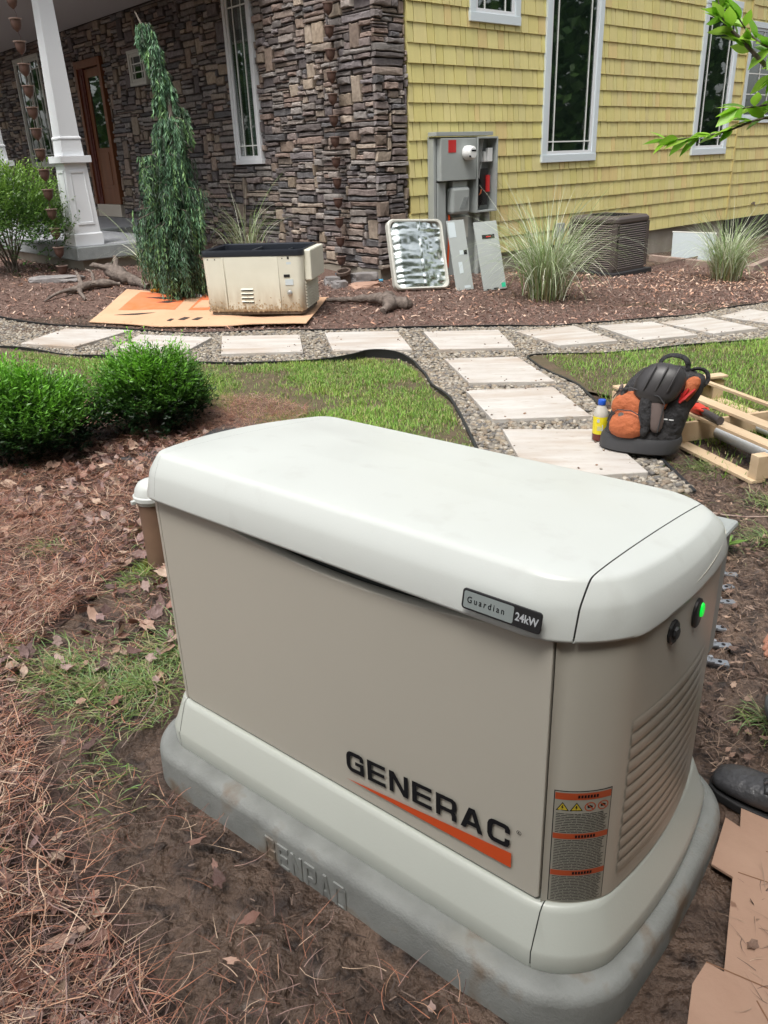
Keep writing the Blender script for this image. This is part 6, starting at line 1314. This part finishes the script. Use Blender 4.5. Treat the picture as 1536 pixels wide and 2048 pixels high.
# ------------------------------------------------------------------ kneeling person at the right edge
pe = thing('person', 'person kneeling at the right edge in grey jeans and black lace up shoes', 'person', (1.25, 1.25, 0))
OX, OY = 1.25, 1.25
def skin(name, m, parent, joints, edges, root=0, sub=2):
    me = bpy.data.meshes.new(name); me.from_pydata([Vector((j[0]-OX, j[1]-OY, j[2])) for j in joints], edges, []); o = link(name, me, m, parent)
    s = o.modifiers.new('skin', 'SKIN'); s.use_smooth_shade = True
    for i, j in enumerate(joints):
        v = me.skin_vertices[0].data[i]; v.radius = (j[3], j[4] if len(j) > 4 else j[3]); v.use_root = (i == root)
    b = o.modifiers.new('subsurf', 'SUBSURF'); b.levels = sub; b.render_levels = sub
    return o
# jeans: pelvis, near leg (foot planted), far leg (knee on the ground)
J = [(1.40, 1.22, .46, .15, .13), (1.34, 1.10, .46, .105), (1.18, 1.05, .52, .088), (1.04, 1.10, .545, .072), (1.00, 1.17, .34, .062), (.975, 1.255, .13, .052),
     (1.38, 1.34, .43, .105), (1.20, 1.46, .27, .088), (.945, 1.595, .100, .072), (1.18, 1.69, .08, .060), (1.42, 1.74, .08, .048), (1.43, 1.21, .58, .145, .12)]
skin('jeans', 'jeans', pe, J, [(0, 1), (1, 2), (2, 3), (3, 4), (4, 5), (0, 6), (6, 7), (7, 8), (8, 9), (9, 10), (0, 11)])
T = [(1.43, 1.21, .60, .15, .12), (1.42, 1.23, .78, .15, .12), (1.36, 1.26, .96, .155, .12), (1.33, 1.27, 1.04, .075), (1.30, 1.08, 1.00, .062), (1.24, 1.02, .80, .050), (1.13, 1.12, .66, .040), (1.36, 1.45, 1.00, .062), (1.30, 1.55, .80, .050), (1.07, 1.60, .40, .038)]
skin('shirt', 'shirt', pe, T, [(0, 1), (1, 2), (2, 3), (2, 4), (4, 5), (5, 6), (2, 7), (7, 8), (8, 9)])
bd_ = [(1.34, 1.27, 1.00, .058), (1.31, 1.275, 1.08, .060), (1.272, 1.285, 1.15, .084, .092), (1.262, 1.29, 1.24, .092, .100), (1.268, 1.29, 1.30, .065)]
body = skin('body', 'skin', pe, bd_, [(0, 1), (1, 2), (2, 3), (3, 4)])
mb = MB(); mb.rings([[v+Vector((1.282-OX, 1.29-OY, 1.265)) for v in r] for r in blob(0, 0, 0, .112, .100, .085, None, 2.0)]); mb.build('hair', 'hair', pe, smooth=True)
mb = MB(); mb.tube([(1.178-OX, 1.285-OY, 1.205), (1.150-OX, 1.285-OY, 1.180), (1.175-OX, 1.285-OY, 1.170)], [.008, .014, .01], 8); mb.build('nose', 'skin', pe, smooth=True)
mb = MB()
for s in (-1, 1): mb.rings([[v+Vector((1.180-OX, 1.285+s*.032-OY, 1.212)) for v in r] for r in blob(0, 0, 0, .010, .011, .008, None, 2.0, 6, 10)])
mb.build('eyes', 'ink', pe, smooth=True)
mb = MB()
for s in (-1, 1): mb.rings([[v+Vector((1.280-OX, 1.288+s*.096-OY, 1.195)) for v in r] for r in blob(0, 0, 0, .018, .010, .030, None, 2.0, 6, 10)])
mb.build('ears', 'skin', pe, smooth=True)
mb = MB(); mb.tube([(1.188-OX, 1.262-OY, 1.142), (1.180-OX, 1.285-OY, 1.140), (1.188-OX, 1.308-OY, 1.142)], [.004, .006, .004], 6); mb.build('mouth', 'orange' if False else 'bagorange', pe, smooth=True)
def hand(wx, wy, wz, dx, dy, dz, side):
    d = Vector((dx, dy, dz)).normalized(); sd_ = d.cross(Vector((0, 0, 1))).normalized()*side; dn_ = sd_.cross(d)*side
    W0 = Vector((wx, wy, wz)); J = [(*W0, .026, .022), (*(W0+d*.045), .036, .018), (*(W0+d*.085), .038, .016)]; E_ = [(0, 1), (1, 2)]
    for k, (o, L_) in enumerate(((-.030, .062), (-.010, .072), (.011, .066), (.030, .052))):
        b = W0+d*.088+sd_*o; i = len(J); J += [(*b, .0095), (*(b+d*L_*.5-Vector((0, 0, .008))), .0088), (*(b+d*L_*.85-Vector((0, 0, .03))), .008)]; E_ += [(2, i), (i, i+1), (i+1, i+2)]
    b = W0+d*.03-sd_*.04; i = len(J); J += [(*b, .012), (*(b+d*.035-sd_*.018-Vector((0, 0, .012))), .010), (*(b+d*.06-sd_*.018-Vector((0, 0, .02))), .009)]; E_ += [(1, i), (i, i+1), (i+1, i+2)]
    return skin('hand', 'skin', pe, J, E_)
hand(1.025, 1.61, .375, -.82, .02, -.50, 1); hand(1.12, 1.13, .64, -.8, .3, -.5, -1)
def shoe(hx, hy, ang, name, flip=0, z=0):
    t_ = Matrix.Translation((hx-OX, hy-OY, z)) @ Matrix.Rotation(ang, 4, 'Z') @ (Matrix.Rotation(R(70), 4, 'Y') if flip else Matrix.Identity(4))
    def sec(x, w, h, z0=.018, n=16):
        r = []
        for k in range(n):
            a = 2*PI*k/n; c, s = math.cos(a), math.sin(a); yy = math.copysign(abs(c)**.75, c)*w; zz = z0+(h*.5)*(1+math.copysign(abs(s)**.7, s)); r.append(t_ @ Vector((x, yy*(1-.28*max(0, s)), zz)))
        return r
    mb = MB(); mb.rings([sec(-.012, .020, .05), sec(-.005, .032, .075), sec(.03, .038, .105), sec(.075, .039, .105), (sec(.11, .041, .088)), sec(.15, .046, .070), sec(.20, .050, .058), sec(.245, .049, .052), sec(.275, .042, .044), sec(.292, .030, .034), sec(.30, .014, .02)])
    o = mb.build(name, 'shoe', pe, smooth=True, auto=80)
    S_ = [(-.016, 0), (-.008, .032), (.05, .042), (.10, .040), (.16, .050), (.22, .054), (.27, .047), (.296, .032), (.306, 0)]; P_ = S_+[(x, -y) for x, y in S_[-2:0:-1]]
    mb = MB(); mb.prism(P_[::-1], -.002, .021, t_); mb.build('sole', 'sole', o, bevel=.004)
    mb = MB()
    for k, x in enumerate((.105, .125, .145, .165)):
        zt = .018+.100-(x-.10)*.42; mb.tube([t_ @ Vector((x, -.026, zt-.006)), t_ @ Vector((x+.006, 0, zt+.003)), t_ @ Vector((x, .026, zt-.006))], .0028, 6); mb.tube([t_ @ Vector((x, -.026, zt-.006)), t_ @ Vector((x+.018, .024, zt-.004))], .0026, 6)
    mb.build('laces', 'toolgrey', o, smooth=True)
    mb = MB(); 
    for s in (-1, 1): mb.tube([t_ @ Vector((.09, s*.030, .104)), t_ @ Vector((.13, s*.034, .088)), t_ @ Vector((.175, s*.034, .072)), t_ @ Vector((.190, 0, .077))], .0035, 6)
    mb.tube([t_ @ Vector((.20, -.047, .035)), t_ @ Vector((.215, -.034, .062)), t_ @ Vector((.222, 0, .071)), t_ @ Vector((.215, .034, .062)), t_ @ Vector((.20, .047, .035))], .0022, 6)
    mb.build('seam', 'sole', o, smooth=True)
    mb = MB(); mb.lathe([(.034, .10), (.040, .125), (.036, .13), (.03, .10)], 16, (.03, 0, 0), caps=False); mb.v = [tuple(t_ @ Vector(v)) for v in mb.v]; mb.build('collar', 'shoe', o, smooth=True)
shoe(.968, 1.262, math.atan2(.60, -.80)-R(8), 'shoe', z=.004)
shoe(1.52, 1.75, math.atan2(-.1, -1), 'shoe', flip=1, z=.06)
